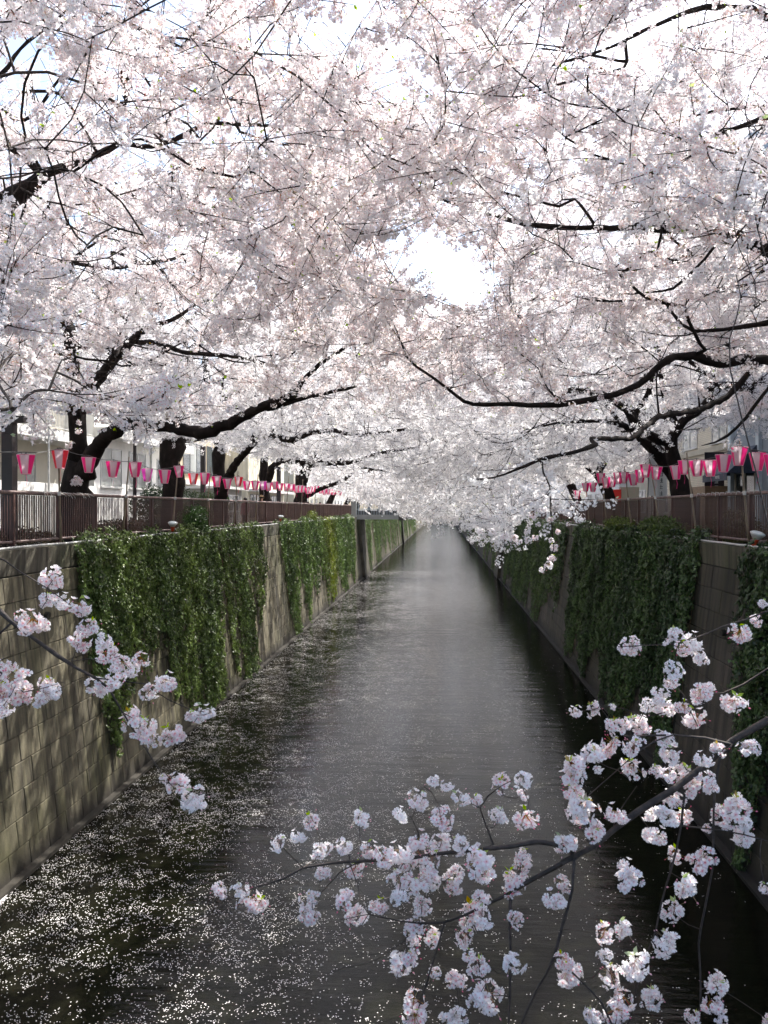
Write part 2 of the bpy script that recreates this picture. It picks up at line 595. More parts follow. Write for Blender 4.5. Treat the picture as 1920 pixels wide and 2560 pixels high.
    far.hexa([(fx(0), 150.7, 0), (fx(0), YF, 0), (fx(0) + 0.4 * s, YF, 0), (fx(0) + 0.4 * s, 150.7, 0),
              (fx(zt), 150.7, zt), (fx(zt), YF, zt), (fx(zt) + 0.4 * s, YF, zt), (fx(zt) + 0.4 * s, 150.7, zt)])
    far.build('far_facing', st, root)
    # footing ledge at the water
    ft = MB()
    a, c = sorted((fx(0) - 0.16 * s, fx(0) + 0.1 * s))
    ft.box(a, c, YN - 10, YF, -0.4, 0.07)
    ft.build('footing', st, root)
    # drain pipe mouths
    for (yy, zz) in ([(16.6, 4.55), (31, 3.2)] if s < 0 else [(18.2, 4.1)]):
        dm = MB()
        x = fx(zz)
        dm.tube([(x - 0.02 * s, yy, zz), (x - 0.10 * s, yy, zz - 0.01)], 0.075, 12)
        dm.build('drain_mouth', MAT['joint'], root)
    return root


#        y0    y1   mean length (m)
IVY_L = [(18.3, 37.0, 3.9), (41.8, 76.5, 4.6)]
IVY_R = [(11.0, 16.7, 5.2), (20.9, 38.6, 4.6), (41.5, 78.0, 5.0)]
wall(-1)
wall(1)


# ------------------------------------------------------------------ fences
def fence(side):
    s = side
    x = -8.62 if s < 0 else 6.55
    top = 7.08
    root = empty('riverside_fence', (x, 0, ZC),
                 label=('brown metal picket fence with round top rail along the sunlit left bank' if s < 0 else 'brown metal picket fence with round top rail along the shaded right bank'),
                 cat='fence', group='picket fences on both banks')
    z0 = 0.0
    zt = top - ZC
    y0, y1 = 6.1, 78.1
    pm = MB(); pm.box(-0.045, 0.045, -0.035, 0.035, 0, zt - 0.03)
    pm.box(-0.09, 0.09, -0.08, 0.08, 0.0, 0.015)
    pme = pm.mesh('post', MAT['fence'])
    n = int((y1 - y0) / 2)
    for k in range(n + 1):
        inst('post', pme, root, (0, y0 + 2 * k, 0))
    kk = MB(); kk.box(-0.008, 0.008, -0.011, 0.011, 0.14, zt - 0.05)
    kme = kk.mesh('picket', MAT['fence'])
    allp = []
    for k in range(n):
        for j in range(1, 20):
            allp.append(y0 + 2 * k + j * 0.1)
    ys = 12.5 if s < 0 else 14
    vis = [y for y in allp if y > ys][:300]
    vs = set(vis)
    bulk = MB()
    for y in allp:
        if y in vs:
            inst('picket', kme, root, (0, y, 0))
        else:
            bulk.add([(a[0], a[1] + y, a[2]) for a in kk.v], kk.f)
    o = bulk.build('pickets', MAT['fence'], root)
    o['kind'] = 'stuff'
    r = MB(); r.tube([(0, y0 - 0.1, zt), (0, y1 + 0.1, zt)], 0.042, 10); r.build('top_rail', MAT['rail'], root, smooth=True)
    r = MB(); r.tube([(0, y0, 0.13), (0, y1, 0.13)], 0.03, 8); r.build('bottom_rail', MAT['rail'], root, smooth=True)
    return root


fence(-1)
fence(1)
# white conduit laid along the coping edge, loose ends of rope
for s, ya, yb, lab in ((-1, 8, 78, 'thin white conduit pipe lying along the left coping edge'), (1, 8, 78, 'thin white conduit pipe lying along the right coping edge')):
    b = MB()
    rr = random.Random(3)
    pts = [((XLT - 0.02 if s < 0 else XRT + 0.02) + rr.uniform(-0.008, 0.008), y, ZC + 0.03 + rr.uniform(0, 0.012)) for y in np.arange(ya, yb, 1.0)]
    b.tube(pts, 0.024, 8)
    b.build('conduit_pipe', MAT['white_metal'], None, smooth=True, label=lab, cat='pipe', group='conduits on the coping')

# ------------------------------------------------------------------ blossom prototypes
PC = MB  # alias


class CB:
    """mesh builder with a colour per face"""
    def __init__(s):
        s.v, s.f, s.c = [], [], []

    def add(s, vs, fs, col):
        b = len(s.v)
        s.v.extend([tuple(x) for x in vs])
        for f in fs:
            s.f.append(tuple(b + i for i in f))
            s.c.append(col)

    def mesh(s, name, mat):
        me = bpy.data.meshes.new(name)
        me.from_pydata(s.v, [], s.f)
        me.materials.append(mat)
        ca = me.color_attributes.new('col', 'FLOAT_COLOR', 'CORNER')
        arr = np.ones((len(me.loops), 4), dtype=np.float32)
        i = 0
        for f, c in zip(s.f, s.c):
            arr[i:i + len(f), :3] = c
            i += len(f)
        ca.data.foreach_set('color', arr.ravel())
        me.update()
        return me


def frame_of(n):
    n = n.normalized()
    a = n.orthogonal().normalized()
    return n, a, n.cross(a)


def add_flower(b, c, n, rr, lod, size=0.0175, warm=0.0):
    n, a, e = frame_of(n)
    w0 = rr.uniform(0, 6.28)
    cup = rr.uniform(0.15, 0.6)
    t = rr.random()
    base = (0.965 - 0.006 * t, 0.958 - 0.026 * t, 0.95 - 0.012 * t)
    inner = (0.94, 0.83 - 0.2 * warm, 0.85 - 0.15 * warm)
    base = (base[0], base[1] - 0.025 * warm, base[2] - 0.03 * warm)
    if warm: size = size * 1.08
    for k in range(5):
        w = w0 + k * 2 * math.pi / 5 + rr.uniform(-0.08, 0.08)
        d = a * math.cos(w) + e * math.sin(w)
        q = a * -math.sin(w) + e * math.cos(w)
        out = (d + n * cup).normalized()
        nn = (n - d * cup).normalized()
        s = size * rr.uniform(0.88, 1.1)
        if lod == 0:
            vs = [c, c + out * s * 0.38 - q * s * 0.22, c + out * s * 0.38 + q * s * 0.22,
                  c + out * s * 0.78 - q * s * 0.40 + nn * s * 0.10, c + out * s * 0.78 + q * s * 0.40 + nn * s * 0.10,
                  c + out * s * 1.02 - q * s * 0.16 + nn * s * 0.06, c + out * s * 1.02 + q * s * 0.16 + nn * s * 0.06, c + out * s * 0.90]
            b.add(vs, [(0, 2, 1)], inner)
            b.add(vs, [(1, 2, 4, 3)], base)
            b.add(vs, [(3, 7, 5), (3, 4, 7), (4, 6, 7)], base)
        else:
            b.add([c, c + out * s * 0.6 + q * s * 0.40, c + out * s * 1.0, c + out * s * 0.6 - q * s * 0.40], [(0, 1, 2, 3)],
                  tuple(x * 0.98 for x in base))
    if lod == 0:
        # calyx-red eye and a few stamens
        eye = (0.62, 0.16, 0.24)
        b.add([c + n * 0.002 + (a * math.cos(w) + e * math.sin(w)) * size * 0.13 for w in (0, 1.25, 2.5, 3.75, 5.0)], [(0, 1, 2, 3, 4)], eye)
        for k in range(5):
            w = w0 + k * 1.3
            d = (a * math.cos(w) + e * math.sin(w)) * 0.5 + n
            q = a * 0.0006
            tip = c + d.normalized() * size * 0.5
            b.add([c - q, c + q, tip + q, tip - q], [(0, 1, 2, 3)], (0.85, 0.55, 0.45))


def add_cluster(b, c, rr, lod, n=12, r=0.045, stem=None, down=0.25, warm=0.0):
    """an umbel of flowers round a bud; stem = point where pedicels gather"""
    stem = stem or c + Vector((0, 0, r * 0.4))
    for k in range(n):
        while True:
            d = Vector((rr.gauss(0, 1), rr.gauss(0, 1), rr.gauss(0, 1)))
            if d.length > 0.1: break
        d.normalize()
        d = (d + Vector((0, 0, -down))).normalized()
        p = c + d * r * rr.uniform(0.55, 1.16)
        add_flower(b, p, (d + Vector((rr.gauss(0, .25), rr.gauss(0, .25), rr.gauss(0, .25)))), rr, lod, warm=warm)
        if lod == 0:
            q = d.orthogonal().normalized() * 0.0007
            b.add([stem - q, stem + q, p + q - d * 0.003, p - q - d * 0.003], [(0, 1, 2, 3)], (0.34, 0.3, 0.12) if rr.random() < 0.6 else (0.45, 0.16, 0.12))


def add_leaf(b, c, d, rr, s=0.03, col=None):
    d, a, e = frame_of(d)
    if col is None: col = rr.choice([(0.42, 0.55, 0.08), (0.36, 0.5, 0.10), (0.45, 0.33, 0.12)])
    b.add([c, c + d * s * 0.5 + a * s * 0.26 + e * s * 0.08, c + d * s, c + d * s * 0.5 - a * s * 0.26 + e * s * 0.08], [(0, 1, 2), (0, 2, 3)], col)


def add_twig(b, pts, r0, r1, n=4):
    q = MB()
    m = len(pts)
    q.tube(pts, [r0 + (r1 - r0) * i / max(1, m - 1) for i in range(m)], n, cap=False)
    b.add(q.v, q.f, (0.05, 0.035, 0.03))


def spray_mesh(seed, lod):
    rr = random.Random(seed)
    b = CB()
    L = rr.uniform(0.42, 0.6)
    pts = []
    bend = Vector((0, rr.uniform(-0.15, 0.15), rr.uniform(-0.12, 0.12)))
    for i in range(5):
        t = i / 4
        pts.append(Vector((L * t, 0, 0)) + bend * t * t)
    add_twig(b, pts, 0.0055, 0.0018, 4 if lod == 0 else 3)
    nc = rr.randint(6, 8)
    for k in range(nc):
        t = (k + rr.uniform(0.1, 0.9)) / nc
        base = Vector((L * t, 0, 0)) + bend * t * t
        off = Vector((rr.uniform(-0.02, 0.02), rr.gauss(0, 1), rr.gauss(0, 1) - 0.3))
        off = off.normalized() * rr.uniform(0.035, 0.085)
        c = base + off
        if lod < 2:
            add_twig(b, [base, base + off * 0.55], 0.002, 0.0012, 3)
            add_cluster(b, c, rr, lod, n=rr.randint(12, 17), r=rr.uniform(0.040, 0.056), stem=base + off * 0.5)
        else:
            for j in range(14):
                d = Vector((rr.gauss(0, 1), rr.gauss(0, 1), rr.gauss(0, 1))).normalized()
                n_, a, e = frame_of(d + Vector((rr.gauss(0, .3), rr.gauss(0, .3), rr.gauss(0, .3))))
                p = c + d * 0.042
                s = 0.02
                t2 = rr.random()
                b.add([p - a * s, p - e * s, p + a * s, p + e * s], [(0, 1, 2, 3)], (0.96, 0.955 - 0.026 * t2, 0.944 - 0.014 * t2))
    if rr.random() < 0.5:
        for _ in range(rr.randint(1, 3)):
            add_leaf(b, pts[4], Vector((1, rr.gauss(0, .8), rr.gauss(0.3, .6))), rr, 0.035)
    return b.mesh('blossom_spray', MAT['blossom'])


def proto_collection(name, meshes):
    col = bpy.data.collections.new(name)
    for i, me in enumerate(meshes):
        o = bpy.data.objects.new('%s_%02d' % (name, i), me)
        col.objects.link(o)
    return col


PROT = {lod: proto_collection('spray_lod%d' % lod, [spray_mesh(100 * lod + i, lod) for i in range(8)]) for lod in (0, 1, 2)}


def leaf_cluster(seed, n=6, spread=0.065, size=0.072, flat=0.55):
    rr = random.Random(seed)
    b = CB()
    for k in range(n):
        c = Vector((rr.uniform(-spread, spread), rr.uniform(-spread, spread), rr.uniform(-0.02, 0.03)))
        nrm = Vector((rr.gauss(0, flat), rr.gauss(0, flat), 1)).normalized()
        n_, a, e = frame_of(nrm)
        w = rr.gauss(-math.pi / 2, 0.7)
        # leaf points down the wall (local -Y)
        d = (Vector((math.cos(w), math.sin(w), 0)) - nrm * Vector((math.cos(w), math.sin(w), 0)).dot(nrm)).normalized()
        q = nrm.cross(d)
        s = size * rr.uniform(0.6, 1.15)
        v = rr.uniform(0.6, 1.25)
        vs = [c - d * s * 0.3, c - d * s * 0.42 + q * s * 0.34, c + d * s * 0.05 + q * s * 0.45 - nrm * s * 0.1, c + d * s * 0.6,
              c + d * s * 0.05 - q * s * 0.45 - nrm * s * 0.1, c - d * s * 0.42 - q * s * 0.34]
        b.add(vs, [(0, 1, 2, 3), (0, 3, 4, 5)], (v, v, v * 0.9))
    return b.mesh('ivy_leaves', MAT['leaf'])


PROT['ivy'] = proto_collection('ivy_cluster', [leaf_cluster(900 + i) for i in range(6)])
PROT['shrub'] = proto_collection('shrub_cluster', [leaf_cluster(950 + i, 8, 0.07, 0.05, 1.5) for i in range(6)])

_groups = {}


def scatter_group(key):
    if key in _groups: return _groups[key]
    ng = bpy.data.node_groups.new('scatter_%s' % key, 'GeometryNodeTree')
    ng.interface.new_socket('Geometry', in_out='INPUT', socket_type='NodeSocketGeometry')
    ng.interface.new_socket('Geometry', in_out='OUTPUT', socket_type='NodeSocketGeometry')
    gi, go = ng.nodes.new('NodeGroupInput'), ng.nodes.new('NodeGroupOutput')
    ci = ng.nodes.new('GeometryNodeCollectionInfo')
    ci.inputs['Collection'].default_value = PROT[key]
    ci.inputs['Separate Children'].default_value = True
    ci.inputs['Reset Children'].default_value = True
    ip = ng.nodes.new('GeometryNodeInstanceOnPoints')
    ip.inputs['Pick Instance'].default_value = True

    def named(n, t):
        x = ng.nodes.new('GeometryNodeInputNamedAttribute')
        x.data_type = t
        x.inputs['Name'].default_value = n
        return x.outputs[0]
    er = ng.nodes.new('FunctionNodeEulerToRotation')
    ng.links.new(gi.outputs[0], ip.inputs['Points'])
    ng.links.new(ci.outputs[0], ip.inputs['Instance'])
    ng.links.new(named('pick', 'INT'), ip.inputs['Instance Index'])
    ng.links.new(named('eul', 'FLOAT_VECTOR'), er.inputs[0])
    ng.links.new(er.outputs[0], ip.inputs['Rotation'])
    ng.links.new(named('scl', 'FLOAT'), ip.inputs['Scale'])
    ng.links.new(ip.outputs[0], go.inputs[0])
    _groups[key] = ng
    return ng


def scatter(name, key, pos, eul, scl, parent=None, tint=None, mat=None, loc=(0, 0, 0)):
    pos = np.asarray(pos, dtype=np.float32) - np.array(loc, dtype=np.float32)
    n = len(pos)
    me = bpy.data.meshes.new(name)
    me.vertices.add(n)
    me.vertices.foreach_set('co', pos.ravel())
    a = me.attributes.new('eul', 'FLOAT_VECTOR', 'POINT'); a.data.foreach_set('vector', np.asarray(eul, dtype=np.float32).ravel())
    a = me.attributes.new('scl', 'FLOAT', 'POINT'); a.data.foreach_set('value', np.asarray(scl, dtype=np.float32))
    a = me.attributes.new('pick', 'INT', 'POINT'); a.data.foreach_set('value', RNG.integers(0, len(PROT[key].objects), n).astype(np.int32))
    if tint is not None:
        a = me.attributes.new('tint', 'FLOAT_COLOR', 'POINT')
        t = np.ones((n, 4), dtype=np.float32); t[:, :3] = tint
        a.data.foreach_set('color', t.ravel())
    me.materials.append(mat or MAT['blossom'])
    me.update()
    o = bpy.data.objects.new(name, me)
    o.location = loc
    link(o, parent)
    if parent is not None: o.location = Vector(loc) - parent.location
    md = o.modifiers.new('scatter', 'NODES')
    md.node_group = scatter_group(key)
    o['kind'] = 'stuff'
    return o


# ------------------------------------------------------------------ where the crowns reach, judged from the photograph
LBX = [-400, -60, 0, 60, 95, 130, 170, 230, 280, 330, 420, 470, 560, 640, 720, 800, 850, 900, 1000, 1050, 1150, 1200, 1250, 1300, 1360, 1430, 1460, 1500, 1560, 1620, 1680, 1720, 1800, 1860, 1920, 2300]
LBY = [1120, 1110, 1065, 1010, 1110, 975, 985, 1005, 1055, 1080, 1110, 1095, 1115, 1130, 1165, 1215, 1240, 1268, 1282, 1300, 1326, 1345, 1372, 1320, 1250, 1262, 1235, 1195, 1185, 1170, 1130, 1075, 1050, 1070, 1080, 1100]
GAPS = [(1150, 705, 95, 55, 1.0), (1075, 660, 120, 62, 0.97), (1190, 650, 50, 50, 0.8), (1040, 592, 105, 42, 0.8), (1230, 745, 45, 36, 0.7), (1170, 430, 40, 30, 0.5),
        (860, 50, 120, 80, 0.7), (995, 175, 85, 75, 0.75), (450, 20, 70, 50, 0.85), (1080, 60, 60, 50, 0.5), (1140, 600, 60, 24, 0.7)]
CLEAR = []      # (px, py, half width px, Y): limbs of the photograph that stay in view


def keep_prob(pts, crown_only=False):
    px, py, d = project(pts)
    k = np.ones(len(pts))
    lb = np.interp(px, LBX, LBY)
    k[(py > lb + RNG.normal(0, 9, len(pts)) + 16 * np.sin(px * 0.05 + pts[:, 1])) & (d > 0)] = 0
    for (cx, cy, rx, ry, s) in GAPS:
        e = ((px - cx) / rx) ** 2 + ((py - cy) / ry) ** 2
        w = np.clip(1.5 - e, 0, 1)
        k *= 1 - s * w
    k[(d < 3.6) & (d > -3) & (np.hypot(pts[:, 0], pts[:, 1]) < 4.2)] = 0
    if not crown_only and CLEAR:
        C = np.array(CLEAR)
        m = (px > -60) & (px < 1980) & (py > -60) & (py < 1400) & (k > 0)
        idx = np.nonzero(m)[0]
        if len(idx):
            dd = (px[idx, None] - C[None, :, 0]) ** 2 + (py[idx, None] - C[None, :, 1]) ** 2
            spr = 0.15 * FOC / np.maximum(d[idx], 1)
            hit = (dd < (C[None, :, 2] + spr[:, None]) ** 2) & (pts[idx, 1][:, None] < C[None, :, 3] + 0.25)
            bad = hit.any(1) & (RNG.random(len(idx)) < 0.90)
            k[idx[bad]] = 0
    return k


# ------------------------------------------------------------------ trees
class Tree:
    def __init__(s, name_label, base, group='cherry trees along the canal'):
        s.base = Vector(base)
        s.root = empty('cherry_tree', s.base, label=name_label, cat='tree', group=group)
        s.p, s.par, s.r, s.hero, s.path = [], [], [], [], []
        s.rr = random.Random(hash(tuple(round(x, 2) for x in base)) & 0xffff)

    def node(s, p, par, r, hero):
        s.p.append(Vector(p)); s.par.append(par); s.r.append(r); s.hero.append(hero)
        s.path.append(0 if par < 0 else s.path[par] + (s.p[par] - s.p[-1]).length)
        return len(s.p) - 1

    def limb(s, pts, rad, attach=None, step=0.35, hero=True):
        """smooth polyline; attach: index of node to start from (nearest if None and tree non-empty)"""
        pts = [Vector(p) for p in pts]
        par = -1
        if s.p:
            if attach is None:
                par = min(range(len(s.p)), key=lambda i: (s.p[i] - pts[0]).length)
            else: par = attach
            if (s.p[par] - pts[0]).length > 0.25:
                pts = [s.p[par]] + pts
                rad = [min(s.r[par] or rad[0], rad[0] * 1.15)] + list(rad)
                st = 1
            else: st = 0
        # catmull-rom resample
        out, ro = [], []
        n = len(pts)
        for i in range(n - 1):
            p0, p1, p2, p3 = pts[max(i - 1, 0)], pts[i], pts[i + 1], pts[min(i + 2, n - 1)]
            m = max(1, int((p2 - p1).length / step))
            for j in range(m):
                t = j / m
                q = 0.5 * ((2 * p1) + (-p0 + p2) * t + (2 * p0 - 5 * p1 + 4 * p2 - p3) * t * t + (-p0 + 3 * p1 - 3 * p2 + p3) * t ** 3)
                out.append(q); ro.append(rad[i] + (rad[i + 1] - rad[i]) * t)
        out.append(pts[-1]); ro.append(rad[-1])
        first = True
        ids = []
        wx = Vector((0, 0, 0)); wv = Vector((0, 0, 0))
        for qi in range(len(out)):
            e_ = min(1.0, qi / 4, (len(out) - 1 - qi) / 4)
            amp = min(ro[qi] * 0.30 + 0.006, 0.022) if step > 0.121 else (ro[qi] * 0.13 + 0.0028)
            wv = wv * 0.72 + Vector((s.rr.gauss(0, 1), s.rr.gauss(0, 1), s.rr.gauss(0, 1))) * amp * 0.42
            wx = wx * 0.86 + wv
            out[qi] = out[qi] + wx * e_
            ro[qi] = ro[qi] * (1 + s.rr.uniform(-0.10, 0.14) + (0.25 if s.rr.random() < 0.07 else 0))
        for q, r_ in zip(out, ro):
            if first and par >= 0 and (q - s.p[par]).length < 0.02:
                first = False
                ids.append(par)
                continue
            first = False
            jit = r_ * 0.10
            q = q + Vector((s.rr.gauss(0, jit), s.rr.gauss(0, jit), s.rr.gauss(0, jit)))
            par = s.node(q, par, r_, hero)
            ids.append(par)
        return ids

    def hero_px(s, data, attach=None, clear=True):
        """data: (px, py, Y, diameter px)"""
        pts = [P(a, b, c) for a, b, c, d in data]
        rad = [d * 0.46 * c / FOC for a, b, c, d in data]
        if clear:
            for i in range(len(data) - 1):
                a, b = data[i], data[i + 1]
                if max(a[3], b[3]) < 6.5: continue
                m = max(1, int(math.hypot(a[0] - b[0], a[1] - b[1]) / 9))
                for j in range(m):
                    t = j / m
                    CLEAR.append((a[0] + (b[0] - a[0]) * t, a[1] + (b[1] - a[1]) * t, (a[3] + (b[3] - a[3]) * t) * 0.5, a[2] + (b[2] - a[2]) * t))
        return s.limb(pts, rad, attach, step=0.14)

    def grow(s, att, link_max=3.2):
        """join attractor points to the skeleton, nearest first"""
        att = np.asarray(att)
        P0 = np.array([tuple(p) for p in s.p])
        d0 = np.array([np.min(np.linalg.norm(P0 - a, axis=1)) for a in att])
        order = np.argsort(d0)
        cap = len(s.p) + len(att) * 12
        A = np.zeros((cap, 3)); A[:len(P0)] = P0
        PL = np.zeros(cap); PL[:len(P0)] = s.path
        n = len(P0)
        for oi in order:
            a = att[oi]
            dd = np.linalg.norm(A[:n] - a, axis=1)
            j = int(np.argmin(dd + 0.12 * PL[:n]))
            d = dd[j]
            if d > link_max or d < 0.12: continue
            m = max(1, int(round(d / 0.36)))
            p0 = s.p[j]
            a = Vector(a)
            lat = Vector((s.rr.gauss(0, 1), s.rr.gauss(0, 1), s.rr.gauss(0.3, 0.8))) * d * 0.09
            par = j
            for i in range(1, m + 1):
                t = i / m
                q = p0.lerp(a, t) + lat * math.sin(math.pi * t) + Vector((s.rr.gauss(0, .012), s.rr.gauss(0, .012), s.rr.gauss(0, .012)))
                par = s.node(q, par, 0.0, False)
                if n < cap:
                    A[n] = q; PL[n] = s.path[par]; n += 1

    def finish(s, lod=1, dens=1.0, twig_n=3, crown=True, spray_scale=1.0, maxr=0.03, bark='bark', cap_r=0.2):
        n = len(s.p)
        kids = [[] for _ in range(n)]
        for i, q in enumerate(s.par):
            if q >= 0: kids[q].append(i)
        for _ in range(3):       # ease the kinks out of the grown branches
            q_ = [p.copy() for p in s.p]
            for i in range(n):
                if not s.hero[i] and len(kids[i]) >= 1:
                    k0 = kids[i][0]
                    s.p[i] = q_[i] * 0.5 + (q_[s.par[i]] + q_[k0]) * 0.25
        kp = keep_prob(np.array([tuple(p) for p in s.p]), True)
        dead = [False] * n
        for i in range(n - 1, -1, -1):
            if not s.hero[i] and kp[i] < 0.42 and all(dead[k] for k in kids[i]): dead[i] = True
        kids = [[k for k in ks if not dead[k]] for ks in kids]
        acc = [0.0] * n
        rad = list(s.r)
        for i in range(n - 1, -1, -1):
            if not s.hero[i] and not dead[i]:
                if acc[i] == 0: acc[i] = 0.0045 ** 2.1
                rad[i] = min(acc[i] ** (1 / 2.1), cap_r)
                q = s.par[i]
                if q >= 0 and not s.hero[q]: acc[q] += acc[i]
        for i in range(n):
            q = s.par[i]
            if q >= 0 and not s.hero[i]:
                rad[i] = min(rad[i], rad[q] * 0.97 if not s.hero[q] else max(rad[q] * 0.62, 0.005))
        # chains -> tubes
        mb = MB()
        start = [i for i in range(n) if s.par[i] < 0]
        stack = [(None, i) for i in start]
        while stack:
            pre, i = stack.pop()
            ch = [] if pre is None else [pre]
            while True:
                ch.append(i)
                ks = kids[i]
                if not ks: break
                hk = [k for k in ks if s.hero[k]] if s.hero[i] else []
                nx = max(hk or ks, key=lambda k: rad[k])
                for k in ks:
                    if k != nx: stack.append((i, k))
                i = nx
            if len(ch) < 2: continue
            rs = [rad[c] for c in ch]
            if pre is not None: rs[0] = min(rad[pre], rs[1] * 1.35)
            if rs[-1] > 0.004: rs[-1] *= 0.6
            big = max(rs)
            k = 12 if big > 0.15 else 8 if big > 0.05 else 5 if big > 0.018 else twig_n
            mb.tube([s.p[c] - s.base for c in ch], rs, k, cap=big > 0.05)
        mb.build('trunk', MAT[bark], s.root, smooth=True)
        if not crown: return
        pos, dirs = [], []
        for i in range(n):
            q = s.par[i]
            if q < 0 or rad[i] > maxr or dead[i]: continue
            d = (s.p[i] - s.p[q])
            if d.length < 1e-4: continue
            d.normalize()
            c = 1.75 * dens if kids[i] else 3.6 * dens
            m = int(c) + (1 if s.rr.random() < c - int(c) else 0)
            for _ in range(m):
                pos.append(tuple(s.p[q].lerp(s.p[i], s.rr.random())))
                v = d + Vector((s.rr.gauss(0, .75), s.rr.gauss(0, .75), s.rr.gauss(0.05, .55)))
                dirs.append(tuple(v.normalized()))
        pos = np.array(pos); dirs = np.array(dirs)
        s.scatter(pos, dirs, lod, spray_scale)

    def scatter(s, pos, dirs, lod, spray_scale=1.0, mask=True):
        if mask:
            k = keep_prob(pos + dirs * 0.22)
            X_, Y_, Z_ = pos[:, 0], pos[:, 1], pos[:, 2]
            cl = np.sin(X_ * 3.1 + 1.7 * np.sin(Y_ * 1.9)) * np.sin(Y_ * 2.7 + 1.3 * np.sin(Z_ * 2.9)) + 0.8 * np.sin(Z_ * 5.3 + 2 * np.sin(X_ * 2.3)) * np.sin(Y_ * 4.4 + X_)
            k *= np.clip(0.72 + 0.75 * cl, 0.22, 1)
            m = RNG.random(len(pos)) < k
            pos, dirs = pos[m], dirs[m]
        if not len(pos): return
        yaw = np.arctan2(dirs[:, 1], dirs[:, 0])
        pit = -np.arcsin(np.clip(dirs[:, 2], -1, 1))
        eul = np.stack([RNG.uniform(-0.7, 0.7, len(pos)), pit, yaw], 1)
        o = scatter('crown', lod, pos, eul, RNG.uniform(0.75, 1.25, len(pos)) * spray_scale, s.root, loc=tuple(s.base))
        return o


def umbrella(base, n, R0=7.2, top=15.0, low=8.6, lowc=7.6, stretch_y=1.0, seed=0):
    """attractors of a spreading cherry crown; hangs lower over the canal (towards x=-1)"""
    rg = np.random.default_rng(seed)
    out = []
    bx, by = base[0], base[1]
    sgn = 1 if bx < 0 else -1
    while len(out) < n:
        m = n * 2
        ang = rg.uniform(0, 2 * math.pi, m)
        rad = R0 * np.sqrt(rg.uniform(0.01, 1, m))
        dx, dy = rad * np.cos(ang), rad * np.sin(ang) * stretch_y
        dx = dx + sgn * 1.9
        tow = np.clip(dx * sgn / R0, 0, 1)
        zl = low + (lowc - low) * tow ** 1.5 + 0.0 * rad
        zt = top - 0.055 * rad ** 2
        u = rg.uniform(0, 1, m)
        u = np.where(rg.random(m) < 0.45, u ** 2.2, u)
        z = zl + (zt - zl) * u
        pts = np.stack([bx + dx, by + dy, z], 1)
        k = keep_prob(pts, True)
        pts = pts[rg.random(m) < np.maximum(k, 0)]
        out.extend(pts.tolist())
        if len(out) == 0: break
    return np.array(out[:n])


def generic_skeleton(t, lean=1.0, h=2.6, nl=5, r=0.24, reach=4.6, seed=1):
    rr = random.Random(seed)
    b = t.base
    sg = 1 if b.x < 0 else -1
    top = b + Vector((sg * lean, rr.uniform(-.4, .4), h))
    ids = t.limb([b + Vector((0, 0, -0.1)), b + Vector((sg * lean * 0.25, 0, h * 0.45)), top], [r * 1.35, r, r * 0.85])
    tip = ids[-1]
    for k in range(nl):
        a = (k + rr.uniform(-.25, .25)) / nl * 2 * math.pi
        rc = reach * (1.15 if math.cos(a) * sg > 0.2 else 0.8)
        dz = rr.uniform(1.0, 3.2) if math.cos(a) * sg > 0 else rr.uniform(2.5, 4.5)
        e = top + Vector((math.cos(a) * rc, math.sin(a) * rc, dz))
        m = top.lerp(e, 0.45) + Vector((rr.uniform(-.3, .3), rr.uniform(-.3, .3), rr.uniform(0.2, 0.9)))
        t.limb([m, e], [r * 0.42, r * 0.14], attach=tip)
    e = top + Vector((rr.uniform(-1, 1), rr.uniform(-1, 1), 5.5))
    t.limb([top.lerp(e, 0.5) + Vector((.3, -.3, 0)), e], [r * 0.5, r * 0.14], attach=tip)
    return tip


def near_fill(T, regs, seed):
    """sprays of the tree beside the viewpoint where the photograph shows large near blossoms"""
    rg = np.random.default_rng(seed)
    att = []
    for (cx, cy, rx, ry, Ya, Yb, n) in regs:
        for _ in range(n):
            a = rg.uniform(0, 6.28); q = math.sqrt(rg.random())
            att.append(tuple(P(cx + rx * q * math.cos(a), cy + ry * q * math.sin(a), rg.uniform(Ya, Yb))))
    T.grow(att, 4.5)


XL_T, XR_T = -9.5, 7.4
YL1, YL2, YL3, YL4, YL5 = 20.8, 28.4, 34.6, 43.0, 54.0
K = lambda Y, seq: [(a, b, Y, d) for a, b, d in seq]


def base_at(px, Y):
    p = P(px, 1272, Y)
    return (p.x, Y, ZG)


# ---- left bank
L1 = Tree('nearest left bank cherry tree, forked black trunk with huge limb arching over the water', base_at(190, YL1))
L1.limb([L1.base, P(190, 1215, YL1), P(188, 1160, YL1), P(190, 1100, YL1), P(186, 1040, YL1), P(178, 980, YL1), P(175, 900, YL1), P(176, 850, YL1), P(170, 800, YL1), P(160, 700, YL1 - .5), P(175, 600, YL1 - 1), P(160, 480, YL1 - 1.5)],
        [0.42, 0.37, 0.29, 0.225, 0.205, 0.19, 0.18, 0.165, 0.10, 0.08, 0.06, 0.03])
for a, b, w_ in ((190, 1215, 30), (188, 1160, 28), (190, 1100, 24), (186, 1050, 20), (178, 905, 18), (176, 870, 18), (176, 835, 18), (184, 815, 14)): CLEAR.append((a, b, w_, YL1))
L1.hero_px([(203, 1185, 20.7, 58), (225, 1150, 20.5, 50), (250, 1110, 20.2, 42), (290, 1082, 19.8, 36), (335, 1064, 19.5, 34), (400, 1062, 19.2, 31), (450, 1072, 19, 32), (515, 1084, 18.8, 33), (565, 1069, 18.6, 31), (610, 1045, 18.4, 28), (663, 1020, 18.2, 24), (733, 996, 18, 19), (755, 960, 18, 14), (785, 930, 17.9, 12), (812, 906, 17.8, 10), (880, 868, 17.5, 8), (912, 862, 17.3, 6), (965, 850, 17, 4)])
